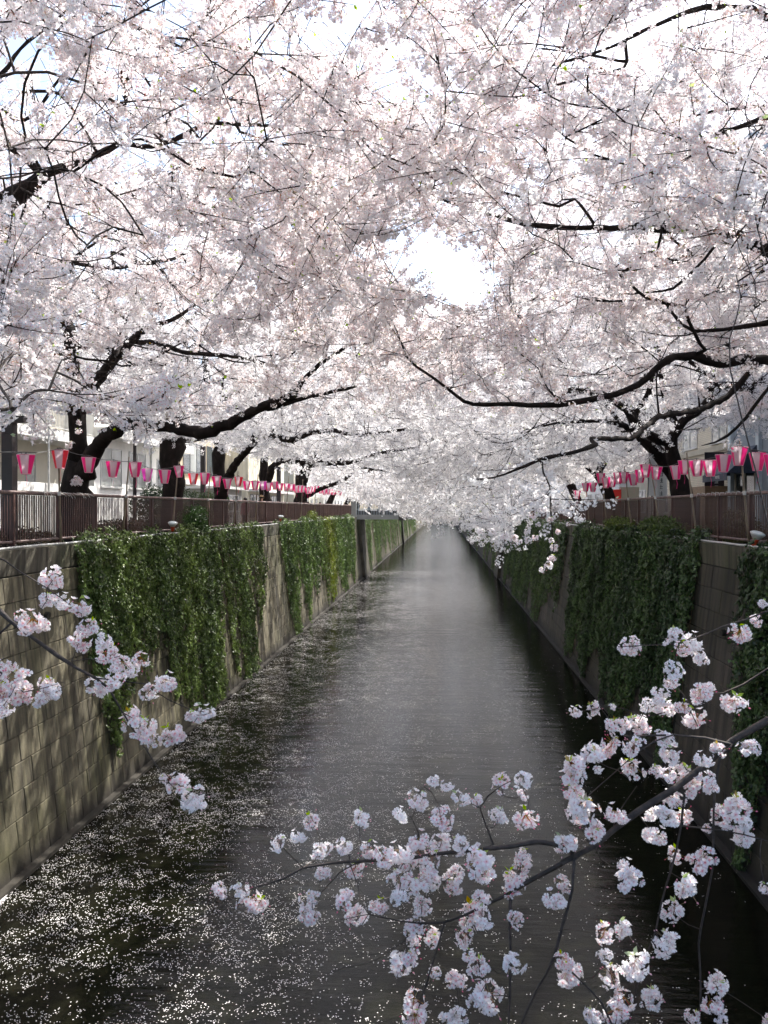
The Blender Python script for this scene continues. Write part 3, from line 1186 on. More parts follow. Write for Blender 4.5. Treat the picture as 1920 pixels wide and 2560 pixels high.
L1.hero_px([(670, 1022, 18.2, 15), (720, 1012, 18, 14), (771, 1003, 18, 12), (836, 982, 18, 9), (890, 966, 17.5, 5)])
L1.hero_px([(812, 906, 17.8, 6), (822, 850, 17.7, 6), (826, 800, 17.6, 5), (824, 754, 17.5, 4)])
L1.hero_px([(188, 1015, 20.7, 34), (215, 985, 20.4, 34), (245, 950, 20.1, 32), (290, 893, 19.6, 27), (320, 868, 19.4, 24), (352, 838, 19.2, 20), (390, 820, 19, 15), (440, 798, 18.8, 11), (480, 772, 18.6, 8), (530, 745, 18.4, 5)])
L1.hero_px([(345, 856, 19.3, 14), (390, 859, 19, 14), (450, 874, 18.7, 12), (513, 881, 18.4, 12), (581, 884, 18, 9), (640, 892, 18, 7), (690, 906, 17.8, 6), (750, 909, 17.5, 4)])
L1.hero_px([(191, 683, 17, 11), (231, 672, 16.5, 10), (301, 666, 16, 10), (370, 655, 15.5, 9), (451, 637, 15, 8), (532, 591, 14.5, 4)], clear=True)
L1.hero_px([(278, 631, 16, 8), (347, 655, 15.7, 8), (380, 660, 15.6, 7)])
L1.hero_px([(182, 668, 16.8, 8), (197, 637, 16.5, 8), (255, 597, 16.2, 8), (298, 574, 16, 5)])
L1.hero_px([(457, 643, 15, 5), (486, 683, 15, 5), (538, 724, 15, 5), (596, 770, 15, 4), (632, 800, 15, 3)])

L0 = Tree('left bank cherry tree whose thick limb enters at the upper left picture edge', (XL_T, 11.8, ZG))
ids = L0.limb([L0.base, (-9.3, 11.9, 7.4), (-8.9, 12.0, 9.0), (-8.2, 12.1, 10.3)], [0.40, 0.33, 0.3, 0.26])
L0.hero_px([(-60, 530, 12, 62), (29, 482, 12, 50), (70, 462, 12, 44), (108, 440, 12, 34)], clear=True)
L0.hero_px([(108, 440, 12, 24), (200, 405, 12, 18), (312, 358, 12, 14), (353, 364, 12, 13), (405, 359, 12, 12), (463, 340, 12, 12), (509, 312, 12, 11), (613, 315, 12, 10), (694, 318, 12, 7), (718, 327, 12, 6), (799, 341, 12, 5), (828, 365, 12, 3)])
L0.hero_px([(600, 330, 12, 7), (712, 365, 12, 6), (799, 370, 12, 5), (897, 405, 12, 5), (960, 434, 12, 4), (1012, 451, 12, 3)])
L0.hero_px([(-40, 300, 11, 20), (26, 174, 11, 11), (52, 127, 11, 9), (116, 69, 11, 7), (191, 0, 11, 5), (240, -60, 11, 4)])
L0.hero_px([(60, 300, 11, 9), (159, 176, 11, 6), (214, 171, 11, 6), (301, 150, 11, 5), (417, 128, 11, 3)])
L0.hero_px([(200, 300, 11.5, 7), (150, 235, 11.5, 9), (48, 230, 11.5, 9)])
L0.hero_px([(509, 312, 12, 7), (560, 290, 11.6, 6), (596, 200, 11, 6), (567, 139, 11, 6), (544, 69, 11, 6), (515, -10, 11, 5)])
L0.hero_px([(613, 315, 12, 6), (642, 231, 11, 4), (628, 185, 11, 4), (619, 116, 11, 4), (608, 64, 11, 4), (579, -10, 11, 3)])
L0.hero_px([(694, 318, 12, 6), (718, 266, 11, 6), (732, 191, 11, 5), (744, 135, 11, 5), (810, 150, 11, 4), (868, 168, 11, 4), (926, 185, 11, 2)])
L0.hero_px([(312, 262, 11, 10), (316, 235, 11, 16), (322, 205, 11, 22), (325, 176, 11, 15)])
L0.limb([(-9.5, 13, 12), (-10.5, 14, 14)], [0.15, 0.05], attach=ids[-1])

L2 = Tree('second left bank cherry tree with a stout dark trunk topped by a burl', base_at(432, YL2))
L2.limb([L2.base, P(432, 1190, YL2), P(428, 1160, YL2), P(430, 1118, YL2), P(436, 1080, YL2), P(450, 1040, YL2), P(455, 990, YL2), P(470, 930, YL2), P(460, 820, YL2), P(450, 700, YL2)],
        [0.42, 0.36, 0.34, 0.42, 0.27, 0.2, 0.16, 0.12, 0.09, 0.05])
for a, b in ((432, 1200), (430, 1160), (430, 1125)): CLEAR.append((a, b, 26, YL2))
L2.hero_px([(440, 1060, 28, 22), (480, 1035, 27.5, 18), (540, 1010, 27, 14), (600, 980, 26.5, 11), (680, 960, 26, 8), (760, 945, 25.5, 5)], clear=False)
L2.limb([P(470, 930, YL2) + Vector((-2, 0.5, 1.0)), P(470, 930, YL2) + Vector((-4, 1, 2.2))], [0.12, 0.05])

L3 = Tree('third left bank cherry tree, slim trunk forking low with a limb bending over the fence', base_at(550, YL3))
L3.limb([L3.base, P(551, 1240, YL3), P(550, 1190, YL3), P(548, 1140, YL3), P(543, 1090, YL3), P(522, 1010, YL3), P(515, 945, YL3), P(513, 870, YL3), P(505, 790, YL3), P(500, 680, YL3)],
        [0.36, 0.3, 0.27, 0.23, 0.18, 0.16, 0.15, 0.12, 0.09, 0.05])
for a, b in ((550, 1200), (549, 1160), (548, 1130), (515, 900), (514, 945)): CLEAR.append((a, b, 15, YL3))
L3.hero_px([(557, 1235, 34.4, 26), (575, 1186, 34, 24), (600, 1150, 33.6, 20), (620, 1128, 33, 18), (640, 1108, 32.5, 17), (673, 1092, 32, 17), (727, 1104, 31.5, 17), (770, 1089, 31, 15), (824, 1079, 30.5, 12), (850, 1082, 30, 10), (908, 1085, 30, 9), (959, 1079, 29.5, 8), (1028, 1067, 29, 6), (1075, 1088, 29, 3)])
L4 = Tree('fourth left bank cherry tree, its long thin limb reaching past mid canal above the lanterns', base_at(661, YL4))
L4.limb([L4.base, P(661, 1240, YL4), P(661, 1200, YL4), P(660, 1150, YL4), P(664, 1110, YL4), P(680, 1050, YL4), P(690, 980, YL4), P(700, 900, YL4)], [0.36, 0.3, 0.27, 0.22, 0.18, 0.13, 0.1, 0.05])
L4.hero_px([(667, 1215, 43, 22), (680, 1180, 42.5, 20), (695, 1155, 42, 17), (715, 1148, 41.5, 16), (785, 1158, 41, 14), (850, 1157, 40, 13), (885, 1150, 39.5, 11), (916, 1140, 39, 9), (970, 1125, 38, 8), (1042, 1116, 37, 7), (1090, 1098, 36, 6), (1140, 1080, 35, 5), (1205, 1036, 34, 4), (1260, 1015, 33, 3)])
L5 = Tree('fifth left bank cherry tree with a double trunk near the far end of the fence', base_at(750, YL5))
L5.limb([L5.base, P(751, 1240, YL5), P(750, 1216, YL5), P(746, 1165, YL5), P(740, 1120, YL5), P(735, 1060, YL5), P(735, 980, YL5)], [0.5, 0.42, 0.4, 0.26, 0.2, 0.14, 0.06])
L5.hero_px([(757, 1215, 54, 20), (768, 1172, 54, 16), (778, 1145, 54, 12), (800, 1110, 54, 8)])
L5.hero_px([(770, 1240, 54, 14), (816, 1217, 53, 11), (847, 1208, 52, 10), (880, 1190, 51, 8), (909, 1174, 50, 7), (980, 1182, 49, 4)])

# ---- right bank
R0 = Tree('right bank cherry tree whose long black limbs sweep in from the picture edge', (XR_T, 12.6, ZG))
r0 = R0.limb([R0.base, (7.3, 12.6, 7.4), (6.9, 12.5, 8.8), (6.5, 12.4, 9.8), (6.0, 12.3, 11.2), (5.4, 12.2, 13.0)], [0.42, 0.36, 0.32, 0.26, 0.2, 0.1])
M4 = R0.hero_px([(1990, 900, 12.2, 32), (1920, 904, 12, 27), (1820, 912, 11.9, 27), (1785, 904, 11.8, 27), (1752, 889, 11.7, 25), (1700, 888, 11.6, 21), (1660, 905, 11.5, 19), (1600, 954, 11.4, 18), (1542, 981, 11.3, 17), (1454, 1004, 11.2, 16), (1400, 1010, 11, 15), (1357, 1008, 11, 15), (1280, 1004, 11, 14), (1210, 1003, 11, 12), (1157, 995, 11, 10), (1120, 965, 11, 8), (1075, 930, 11, 7), (1035, 905, 11, 6), (1010, 880, 11, 5), (1000, 850, 11, 4), (980, 800, 11, 3), (965, 740, 11, 2)])
R0.hero_px([(1018, 890, 11, 4), (960, 875, 11, 3), (920, 860, 11, 2)])
R0.hero_px([(1400, 1008, 11, 6), (1370, 970, 11, 4), (1345, 920, 11, 3)])
RX = Tree('right bank cherry tree whose low limb carries the drooping sprig before the right ivy', (XR_T + 1.6, 19.2, ZG))
generic_skeleton(RX, lean=0.6, h=3.6, seed=199, reach=4.2)
RX.hero_px([(1830, 985, 18.2, 16), (1740, 1015, 17.2, 15), (1640, 1062, 14.6, 14), (1560, 1090, 12.4, 13), (1490, 1113, 10.7, 12)], clear=False)
RX.hero_px([(1480, 1116, 10.4, 12), (1434, 1132, 10.2, 11), (1357, 1155, 10, 9), (1300, 1180, 9.8, 7), (1240, 1195, 9.6, 5), (1180, 1198, 9.4, 3)])
RX.hero_px([(1357, 1157, 10, 5), (1360, 1180, 9.7, 5), (1378, 1215, 9.2, 5), (1381, 1270, 8.8, 4), (1383, 1320, 8.6, 4), (1386, 1370, 8.5, 3), (1372, 1410, 8.4, 2)])
R0.hero_px([(1990, 900, 12.2, 12), (1920, 976, 12, 9), (1863, 1044, 12, 9), (1816, 1090, 12, 8), (1785, 1107, 12, 6), (1754, 1114, 12, 3)])
R0.hero_px([(1990, 660, 12.2, 34), (1880, 615, 12, 34), (1793, 598, 12, 30), (1735, 596, 12, 27), (1678, 592, 12, 24), (1608, 577, 12, 20), (1539, 584, 12, 15), (1400, 579, 12, 14), (1307, 564, 12, 13), (1245, 545, 12, 11), (1191, 532, 12, 10), (1122, 509, 12, 8), (1053, 486, 12, 6), (960, 489, 12, 5), (856, 486, 12, 4), (793, 475, 12, 3)])
R0.hero_px([(1500, 583, 12, 8), (1434, 495, 12, 8), (1394, 512, 12, 8), (1307, 489, 12, 7), (1249, 477, 12, 6), (1174, 469, 12, 4)])
R0.hero_px([(1793, 605, 12, 10), (1759, 648, 12, 8), (1712, 689, 12, 8), (1678, 718, 12, 7), (1651, 723, 12, 6), (1600, 730, 12, 4), (1540, 735, 12, 3)])
R0.hero_px([(1990, 790, 12.2, 16), (1920, 804, 12, 14), (1828, 818, 12, 12), (1770, 824, 12, 10), (1718, 821, 12, 9), (1689, 807, 12, 8), (1660, 772, 12, 8), (1649, 749, 12, 7), (1625, 749, 12, 6), (1556, 749, 12, 6), (1481, 749, 12, 5), (1417, 734, 12, 3)])
R0.hero_px([(1990, 60, 11, 22), (1920, 40, 11, 20), (1880, 20, 11, 17), (1830, 24, 11, 16), (1770, 17, 11, 14), (1700, 35, 11, 11), (1648, 55, 11, 10), (1568, 98, 11, 9), (1510, 122, 11, 8), (1480, 132, 11, 8), (1410, 155, 11, 6), (1330, 180, 11, 4), (1250, 214, 11, 4), (1186, 260, 11, 3)])
R0.hero_px([(1568, 153, 11, 8), (1481, 136, 11, 7), (1342, 119, 11, 3)])
R0.hero_px([(1560, 170, 11, 8), (1492, 188, 11, 7), (1423, 205, 11, 7), (1359, 223, 11, 6), (1284, 246, 11, 4)])
R0.hero_px([(1990, 270, 11.5, 16), (1920, 289, 11.5, 14), (1880, 307, 11.5, 14), (1834, 324, 11.5, 11), (1780, 340, 11.5, 6)])
R0.hero_px([(1960, 262, 11.5, 12), (1828, 272, 11.5, 8), (1770, 278, 11.5, 7), (1712, 295, 11.5, 6), (1649, 315, 11.5, 4)])
R0.hero_px([(1284, 246, 11, 3), (1217, 103, 11, 4), (1151, 106, 11, 4), (1076, 104, 11, 4), (977, 95, 11, 3)])

YR1 = 26.5
R1 = Tree('right bank cherry tree with a Y shaped black trunk rising behind the pink lanterns', base_at(1712, YR1))
R1.limb([R1.base, P(1704, 1225, YR1), P(1690, 1165, YR1), P(1680, 1125, YR1), P(1676, 1105, YR1)], [0.38, 0.32, 0.24, 0.21, 0.2])
for a, b in ((1700, 1210), (1690, 1165), (1680, 1125)): CLEAR.append((a, b, 22, YR1))
R1.hero_px([(1676, 1105, 26.5, 27), (1693, 1075, 26.4, 25), (1706, 1057, 26.2, 23), (1743, 1030, 26, 21), (1781, 990, 25.6, 21), (1808, 968, 25.4, 16), (1860, 955, 25, 12), (1920, 948, 24.6, 9)])
R1.hero_px([(1798, 972, 25.6, 15), (1766, 937, 25.3, 15), (1743, 921, 25, 13), (1712, 905, 24.8, 11), (1697, 896, 24.6, 8), (1640, 870, 24, 5)])
R1.hero_px([(1692, 1065, 26.4, 15), (1680, 1030, 26.2, 13), (1665, 1000, 26, 12), (1655, 960, 25.8, 11), (1648, 920, 25.6, 8), (1640, 850, 25.2, 5)])
R1.hero_px([(1674, 1110, 26.5, 22), (1640, 1095, 26, 22), (1607, 1076, 25.6, 20), (1588, 1056, 25.3, 19), (1567, 1030, 25, 18), (1530, 1008, 24.6, 16), (1500, 990, 24.2, 12), (1450, 975, 23.6, 8), (1400, 985, 23, 5)])
R2 = Tree('dark leaning cherry trunk just behind the Y shaped tree on the right bank', base_at(1700, 28.6))
R2.limb([R2.base, P(1695, 1215, 28.5), P(1668, 1165, 28), P(1640, 1130, 27.8), P(1608, 1095, 27.6), P(1590, 1068, 27.5), P(1583, 1040, 27.5), P(1572, 1015, 27.4), P(1560, 960, 27), P(1550, 880, 26.5)], [0.34, 0.27, 0.24, 0.22, 0.21, 0.2, 0.16, 0.13, 0.1, 0.04])
for a, b in ((1668, 1165), (1640, 1130), (1608, 1095), (1590, 1065)): CLEAR.append((a, b, 16, 28))
R2.hero_px([(1583, 1040, 27.5, 14), (1605, 1000, 27.3, 14), (1620, 965, 27, 12), (1636, 925, 26.8, 8)])
R2.hero_px([(1596, 1075, 27.5, 14), (1540, 1062, 27, 12), (1480, 1055, 26.5, 10), (1400, 1060, 26, 7), (1310, 1075, 25.5, 4)])

for T in (L1, L2, L3, L4, L5, R1, R2):
    T_sg = 1 if T.base.x < 0 else -1


def add_high(T, n, seed, reach=4.0, z0=9.5):
    rr = random.Random(seed)
    for k in range(n):
        a = rr.uniform(0, 6.28)
        e = T.base + Vector((math.cos(a) * reach, math.sin(a) * reach, rr.uniform(5.2, 8.4)))
        T.limb([T.base.lerp(e, 0.6) + Vector((0, 0, rr.uniform(0.5, 1.5))), e], [0.09, 0.03])


for i, T in enumerate((L1, L2, L3, L4, L5, R1, R2)):
    add_high(T, 5, 40 + i)
add_high(L0, 3, 61); add_high(R0, 3, 62)

# (tree, attractors, R0, top, low, lowc, lod, density)
L1.grow(umbrella(L1.base, 2100, 8.4, 16.5, 9.0, 8.6, seed=1)); L1.finish(1, 1.1)
near_fill(R0, [(1500, 972, 130, 26, 10.4, 11.2, 16), (1300, 985, 110, 24, 10.4, 11.2, 12), (1760, 868, 90, 24, 11, 11.8, 10), (1150, 960, 70, 40, 10.4, 11, 8)], 17)
L0.grow(umbrella(L0.base, 2600, 8.6, 16.0, 9.2, 9.0, seed=2)); L0.finish(0, 1.0)
L2.grow(umbrella(L2.base, 1700, 8.4, 17, 8.8, 8.2, seed=3)); L2.finish(1, 1.2)
L3.grow(umbrella(L3.base, 1600, 8.4, 17, 8.8, 7.8, seed=4)); L3.finish(1, 1.2)
L4.grow(umbrella(L4.base, 1500, 8.4, 17, 8.6, 6.6, seed=5)); L4.finish(2, 1.1)
L5.grow(umbrella(L5.base, 1400, 8.4, 17, 8.4, 5.8, seed=6)); near_fill(L5, [(960, 1245, 100, 38, 34, 52, 90), (1060, 1285, 70, 28, 30, 50, 60)], 16); L5.finish(2, 1.1)
R0.grow(umbrella(R0.base, 2700, 8.2, 16.0, 9.2, 9.0, seed=7)); R0.finish(0, 1.0)
R1.grow(umbrella(R1.base, 1700, 8.2, 16.5, 8.8, 8.0, seed=8)); R1.finish(1, 1.2)
R2.grow(umbrella(R2.base + Vector((0, 3, 0)), 1500, 8.2, 16.5, 8.6, 7.6, seed=9)); near_fill(R2, [(1190, 1262, 120, 52, 18, 30, 90), (1330, 1265, 85, 45, 13, 22, 60), (1250, 1320, 60, 30, 12, 18, 24)], 15); R2.finish(1, 1.2)
RX.grow(umbrella(RX.base, 1700, 8.2, 16.5, 9.6, 9.2, seed=19)); RX.finish(1, 1.0)

ORD = ['third', 'fourth', 'fifth', 'sixth', 'seventh', 'eighth', 'ninth', 'tenth', 'eleventh', 'twelfth', 'thirteenth', 'fourteenth', 'fifteenth']
for i, Y in enumerate((36, 44.5, 54, 65)):
    T = Tree('%s right bank cherry tree counting from the nearest Y shaped trunk, low over the canal' % ORD[i], (XR_T + 0.2, Y, ZG))
    generic_skeleton(T, seed=200 + i)
    T.grow(umbrella(T.base, 1300, 8.0, 16.5, 8.4, 6.2 if Y > 40 else 7.0, seed=20 + i)); T.finish(2, 1.1)
for i, Y in enumerate((66, 79)):
    T = Tree('%s left bank cherry tree, half hidden where the fence ends' % ['sixth', 'seventh'][i], (XL_T, Y, ZG))
    generic_skeleton(T, seed=210 + i)
    T.grow(umbrella(T.base, 1100, 8.0, 15.0, 8.2, 5.8, seed=30 + i)); T.finish(2, 1.1)
# far trees: one of each bank grown, then copied down the canal
def copy_tree(T, loc, rz, lab, sc=1.0):
    r = T.root.copy(); SC.collection.objects.link(r)
    r.location, r.rotation_euler, r.scale = loc, (0, 0, rz), (sc, sc, sc)
    r['label'] = lab
    for ch in T.root.children:
        c = ch.copy(); SC.collection.objects.link(c); c.parent = r
    return r


NTH = ['first', 'second', 'third', 'fourth', 'fifth', 'sixth', 'seventh', 'eighth', 'ninth', 'tenth', 'eleventh', 'twelfth', 'thirteenth', 'fourteenth']
TF = Tree('seventh right bank cherry tree counting from the nearest Y shaped trunk', (XR_T + 0.2, 78, ZG))
generic_skeleton(TF, seed=220)
TF.grow(umbrella(TF.base, 1300, 8.6, 15.0, 8.0, 6.0, seed=40)); TF.finish(2, 1.3)
k = 0
for Y in (92, 106, 121, 137, 154, 172, 191, 212, 236, 264, 300, 345, 400, 470):
    w = 'distant cherry tree in blossom, ' + NTH[k] + ' past the footbridge on the %s bank'
    copy_tree(TF, (XR_T + 0.3 + random.uniform(-.4, .4), Y + random.uniform(-2, 2), ZG), random.uniform(-.3, .3), w % 'right', random.uniform(0.92, 1.1))
    copy_tree(TF, (XL_T - 0.2 + random.uniform(-.4, .4), Y + random.uniform(-2, 2), ZG), math.pi + random.uniform(-.3, .3), w % 'left', random.uniform(0.92, 1.1))
    k += 1

# ---- the two trees beside the camera, with the sprays that hang into the foreground
cluster_meshes = []
for i in range(9):
    rr = random.Random(500 + i)
    b = CB()
    ax = Vector((rr.gauss(0, 1), rr.gauss(0, 1), rr.gauss(0, .6))).normalized() * 0.012
    st_ = Vector((0, 0, 0.014))
    add_cluster(b, ax, rr, 0, n=rr.randint(13, 17), r=0.040, stem=st_, down=0.15, warm=0.45)
    add_cluster(b, -ax * rr.uniform(1.2, 2.4), rr, 0, n=rr.randint(7, 12), r=0.030, stem=st_, down=0.0, warm=0.45)
    if i % 3:
        add_cluster(b, ax.cross(Vector((0, 0, 1))) * rr.uniform(2.0, 3.6) + Vector((0, 0, rr.uniform(-.02, .02))), rr, 0, n=rr.randint(4, 8), r=0.024, stem=st_, down=0.3, warm=0.45)
    for _ in range(rr.randint(2, 5)):      # closed pink buds on their stalks
        d_ = Vector((rr.gauss(0, 1), rr.gauss(0, 1), rr.gauss(-.2, .8))).normalized()
        p_ = d_ * rr.uniform(0.045, 0.062)
        q_ = d_.orthogonal().normalized()
        b.add([st_ - q_ * .0008, st_ + q_ * .0008, p_ + q_ * .0008, p_ - q_ * .0008], [(0, 1, 2, 3)], (0.35, 0.25, 0.12))
        q2 = d_.cross(q_)
        b.add([p_, p_ + d_ * .005 + q_ * .0035, p_ + d_ * .005 + q2 * .0035, p_ + d_ * .005 - q_ * .0035, p_ + d_ * .005 - q2 * .0035, p_ + d_ * .011], [(0, 1, 2), (0, 2, 3), (0, 3, 4), (0, 4, 1), (5, 2, 1), (5, 3, 2), (5, 4, 3), (5, 1, 4)], (0.85, 0.38, 0.48))
    if i % 2 == 0:
        for _ in range(rr.randint(1, 3)):
            add_leaf(b, Vector((0, 0, 0.035)), Vector((rr.gauss(0, 1), rr.gauss(0, 1), 0.8)), rr, 0.032)
    cluster_meshes.append(b.mesh('blossom_cluster', MAT['blossom']))


def put_clusters(T, items, Y0=4.4, spread=0.18):
    """items in photo px: x, y, radius; each joined to the nearest twig by a short spur"""
    rr = random.Random(77)
    P0 = np.array([tuple(p) for p in T.p])
    for (x, y, r) in items:
        # depth of the nearest branch point in the picture
        qx, qy, _ = project(P0)
        j = int(np.argmin((qx - x) ** 2 + (qy - y) ** 2))
        Y = (T.p[j].y if 3 < T.p[j].y < 6 else Y0) + rr.uniform(-spread, spread)
        c = P(x, y, Y)
        D = np.linalg.norm(np.array([tuple(p) for p in T.p]) - np.array(c), axis=1)
        j = int(np.argmin(D))
        par = j
        m = max(2, int(D[j] / 0.05))
        p0 = T.p[j].copy()
        lat = Vector((rr.gauss(0, 1), rr.gauss(0, 1), rr.gauss(0, 1) - .6)) * D[j] * 0.12
        for i in range(1, m + 1):
            t = i / m
            q = p0.lerp(c, t) + lat * math.sin(math.pi * t)
            par = T.node(q, par, 0.0018 + 0.0012 * (1 - t), True)
        s = r * Y / FOC / 0.050
        o = inst('blossom_cluster', rr.choice(cluster_meshes), T.root, c - T.base, (rr.uniform(-.5, .5), rr.uniform(-.5, .5), rr.uniform(0, 6.28)), (s, s, s))


FR = Tree('cherry tree whose flowering branch hangs low across the right foreground water', (7.6, 4.6, ZG))
FR.limb([FR.base, (7.4, 4.7, 7.3), (6.9, 4.9, 8.8), (6.4, 5.2, 10.2)], [0.34, 0.28, 0.22, 0.16])
FR.limb([(5.6, 4.9, 7.9), (4.2, 4.6, 7.1), (2.6, 4.4, 6.1), P(1990, 1775, 4.4)] + [P(a, b, c) for a, b, c in ((1920, 1807, 4.4), (1831, 1859, 4.4), (1745, 1931, 4.35), (1687, 1974, 4.3), (1592, 2032, 4.3), (1534, 2075, 4.25), (1486, 2118, 4.25), (1404, 2162, 4.2), (1320, 2207, 4.2), (1272, 2235, 4.2), (1235, 2253, 4.2), (1157, 2292, 4.15), (1109, 2310, 4.15), (1055, 2310, 4.1), (1000, 2304, 4.1), (922, 2286, 4.1), (850, 2300, 4.05))],
        [0.08, 0.055, 0.028, 0.022, 0.021, 0.020, 0.019, 0.018, 0.017, 0.016, 0.0155, 0.015, 0.013, 0.012, 0.0095, 0.008, 0.007, 0.0055, 0.004, 0.003, 0.002], step=0.12)


def fg(T, seq, Y, d0, d1, Y1=None):
    n = len(seq)
    pts = [P(a, b, Y + ((Y1 or Y) - Y) * i / (n - 1)) for i, (a, b) in enumerate(seq)]
    T.limb(pts, [(d0 + (d1 - d0) * i / (n - 1)) * 0.5 * Y / FOC for i in range(n)], step=0.08)


fg(FR, [(1440, 2140), (1392, 2112), (1344, 2102), (1284, 2114), (1211, 2120), (1103, 2129), (1020, 2140), (922, 2144), (838, 2150), (765, 2165), (711, 2195), (633, 2219), (600, 2235)], 4.25, 13, 3, 4.0)
fg(FR, [(1434, 2153), (1431, 2225), (1404, 2322), (1386, 2394), (1344, 2473), (1314, 2533), (1290, 2600)], 4.2, 9, 5, 4.0)
fg(FR, [(1386, 2394), (1440, 2440), (1500, 2500), (1530, 2560)], 4.1, 6, 4, 4.0)
fg(FR, [(1270, 2238), (1273, 2322), (1275, 2418), (1272, 2551), (1270, 2600)], 4.2, 9, 5, 4.0)
fg(FR, [(1109, 2310), (1088, 2382), (1061, 2467), (1040, 2540)], 4.15, 7, 4, 4.0)
fg(FR, [(1831, 1862), (1764, 1845), (1688, 1836), (1620, 1838), (1558, 1840)], 4.4, 9, 3)
fg(FR, [(1960, 1520), (1908, 1533), (1870, 1548), (1807, 1567), (1764, 1586), (1735, 1596), (1680, 1612), (1600, 1615), (1545, 1617)], 4.5, 6, 2)
fg(FR, [(1985, 1650), (1920, 1672), (1860, 1711), (1807, 1732), (1764, 1732), (1716, 1754), (1688, 1768), (1616, 1790), (1560, 1770), (1500, 1762)], 4.5, 6, 2)
fg(FR, [(1711, 1985), (1705, 2065), (1697, 2123), (1683, 2185), (1659, 2267), (1644, 2334), (1620, 2396), (1592, 2478), (1570, 2560)], 4.3, 7, 4)
fg(FR, [(1800, 1890), (1785, 1980), (1781, 2075), (1776, 2171), (1759, 2276), (1747, 2363), (1752, 2435), (1750, 2520), (1745, 2600)], 4.35, 7, 5)
fg(FR, [(1688, 1836), (1635, 1855), (1592, 1883), (1544, 1927), (1472, 1989), (1440, 2020)], 4.35, 5, 2)
fg(FR, [(1232, 2111), (1214, 2063), (1199, 2020), (1217, 1990), (1250, 1965), (1290, 1945)], 4.2, 6, 2)
fg(FR, [(1045, 2120), (1045, 2081), (1030, 2045), (1010, 2030)], 4.15, 3, 2)
fg(FR, [(1531, 2075), (1540, 2040), (1566, 2000), (1592, 1965)], 4.3, 4, 2)
fg(FR, [(1711, 2065), (1800, 2075), (1860, 2085), (1940, 2110)], 4.3, 5, 3)
fg(FR, [(922, 2144), (850, 2180), (805, 2230), (790, 2260)], 4.1, 4, 2)
fg(FR, [(1055, 2310), (1000, 2360), (940, 2400), (860, 2420), (800, 2440)], 4.1, 3, 1.5)
Z5 = [(370, 245, 50), (600, 175, 40), (690, 210, 50), (640, 250, 45), (555, 220, 18), (730, 300, 45), (940, 170, 55), (1060, 20, 25), (1020, 105, 30), (590, 370, 45), (590, 430, 40), (530, 500, 45), (460, 550, 45), (560, 560, 50), (510, 545, 40), (740, 480, 60), (780, 455, 30), (640, 555, 40), (700, 610, 60), (910, 535, 60), (80, 580, 35), (170, 575, 38), (275, 555, 18), (290, 660, 45), (400, 650, 60), (340, 640, 30), (555, 725, 50), (580, 800, 55), (270, 760, 50), (180, 825, 65), (240, 790, 40), (385, 760, 50), (385, 880, 55), (500, 890, 35), (560, 905, 40), (640, 910, 60), (690, 970, 55), (780, 960, 50), (740, 830, 45), (830, 780, 40), (995, 770, 55), (60, 870, 50), (70, 930, 60), (70, 1010, 50), (120, 1100, 70), (285, 1115, 55), (180, 1220, 60), (30, 1270, 50), (590, 1040, 50), (480, 1110, 45), (560, 1130, 60), (650, 1130, 50), (495, 1225, 55), (840, 1130, 60), (930, 1090, 70), (960, 1160, 40), (960, 1235, 60), (770, 1190, 25), (595, 1325, 45), (735, 1360, 65), (350, 1400, 50), (355, 1460, 60), (655, 1500, 70), (595, 1620, 60), (555, 1790, 65), (230, 1740, 55), (330, 1720, 55), (240, 1850, 40), (270, 1960, 55), (400, 1900, 75), (820, 2020, 65), (790, 2110, 55), (480, 2080, 55), (330, 2090, 70), (300, 2150, 60), (170, 2170, 40), (60, 1950, 60), (20, 1900, 40), (700, 2180, 40), (840, 2200, 30), (1070, 1500, 30), (1085, 2190, 25)]
Z6 = [(467, 250, 36), (665, 243, 40), (325, 342, 32), (400, 318, 32), (503, 372, 40), (600, 355, 35), (700, 370, 40), (505, 470, 35), (645, 452, 38), (80, 540, 32), (165, 540, 35), (205, 590, 45), (245, 600, 38), (455, 580, 40), (455, 650, 40), (600, 575, 50), (655, 645, 48), (740, 605, 36), (830, 225, 32), (905, 165, 45), (965, 85, 30), (1000, 240, 45), (1075, 155, 40), (1020, 110, 25), (1150, 170, 30), (1250, 100, 38), (1340, 80, 40), (1340, 140, 25), (1240, 230, 38), (1350, 240, 50), (1510, 345, 45), (760, 410, 40), (820, 385, 50), (850, 430, 45), (910, 335, 45), (1000, 345, 50), (910, 390, 40), (960, 420, 45), (1080, 350, 40), (830, 500, 50), (900, 520, 55), (960, 500, 50), (820, 570, 40), (1060, 470, 45), (1050, 530, 35), (1165, 440, 60), (1150, 390, 40), (1190, 470, 40), (1300, 500, 55), (1340, 430, 40), (1340, 390, 30), (1170, 570, 40), (1120, 640, 55), (1170, 650, 45), (1100, 730, 40), (880, 700, 45), (880, 750, 30), (920, 600, 40), (965, 745, 42), (830, 840, 55), (870, 820, 40), (975, 880, 28), (1055, 910, 45), (1165, 860, 45), (1120, 810, 30), (1290, 840, 50), (1310, 660, 38), (1470, 580, 45), (1510, 520, 35), (1530, 890, 50), (1510, 830, 35), (1200, 980, 70), (1150, 990, 40), (890, 1000, 55), (890, 1060, 50), (1045, 1080, 50), (1550, 40, 50), (1550, 130, 40), (1590, 210, 55), (1640, 1070, 35)]
put_clusters(FR, [(1400 + x / 2.0865, 1500 + y / 2.0865, r / 2.0865) for x, y, r in Z5] + [(500 + x / 1.659, 1900 + y / 1.659, r / 1.659) for x, y, r in Z6])

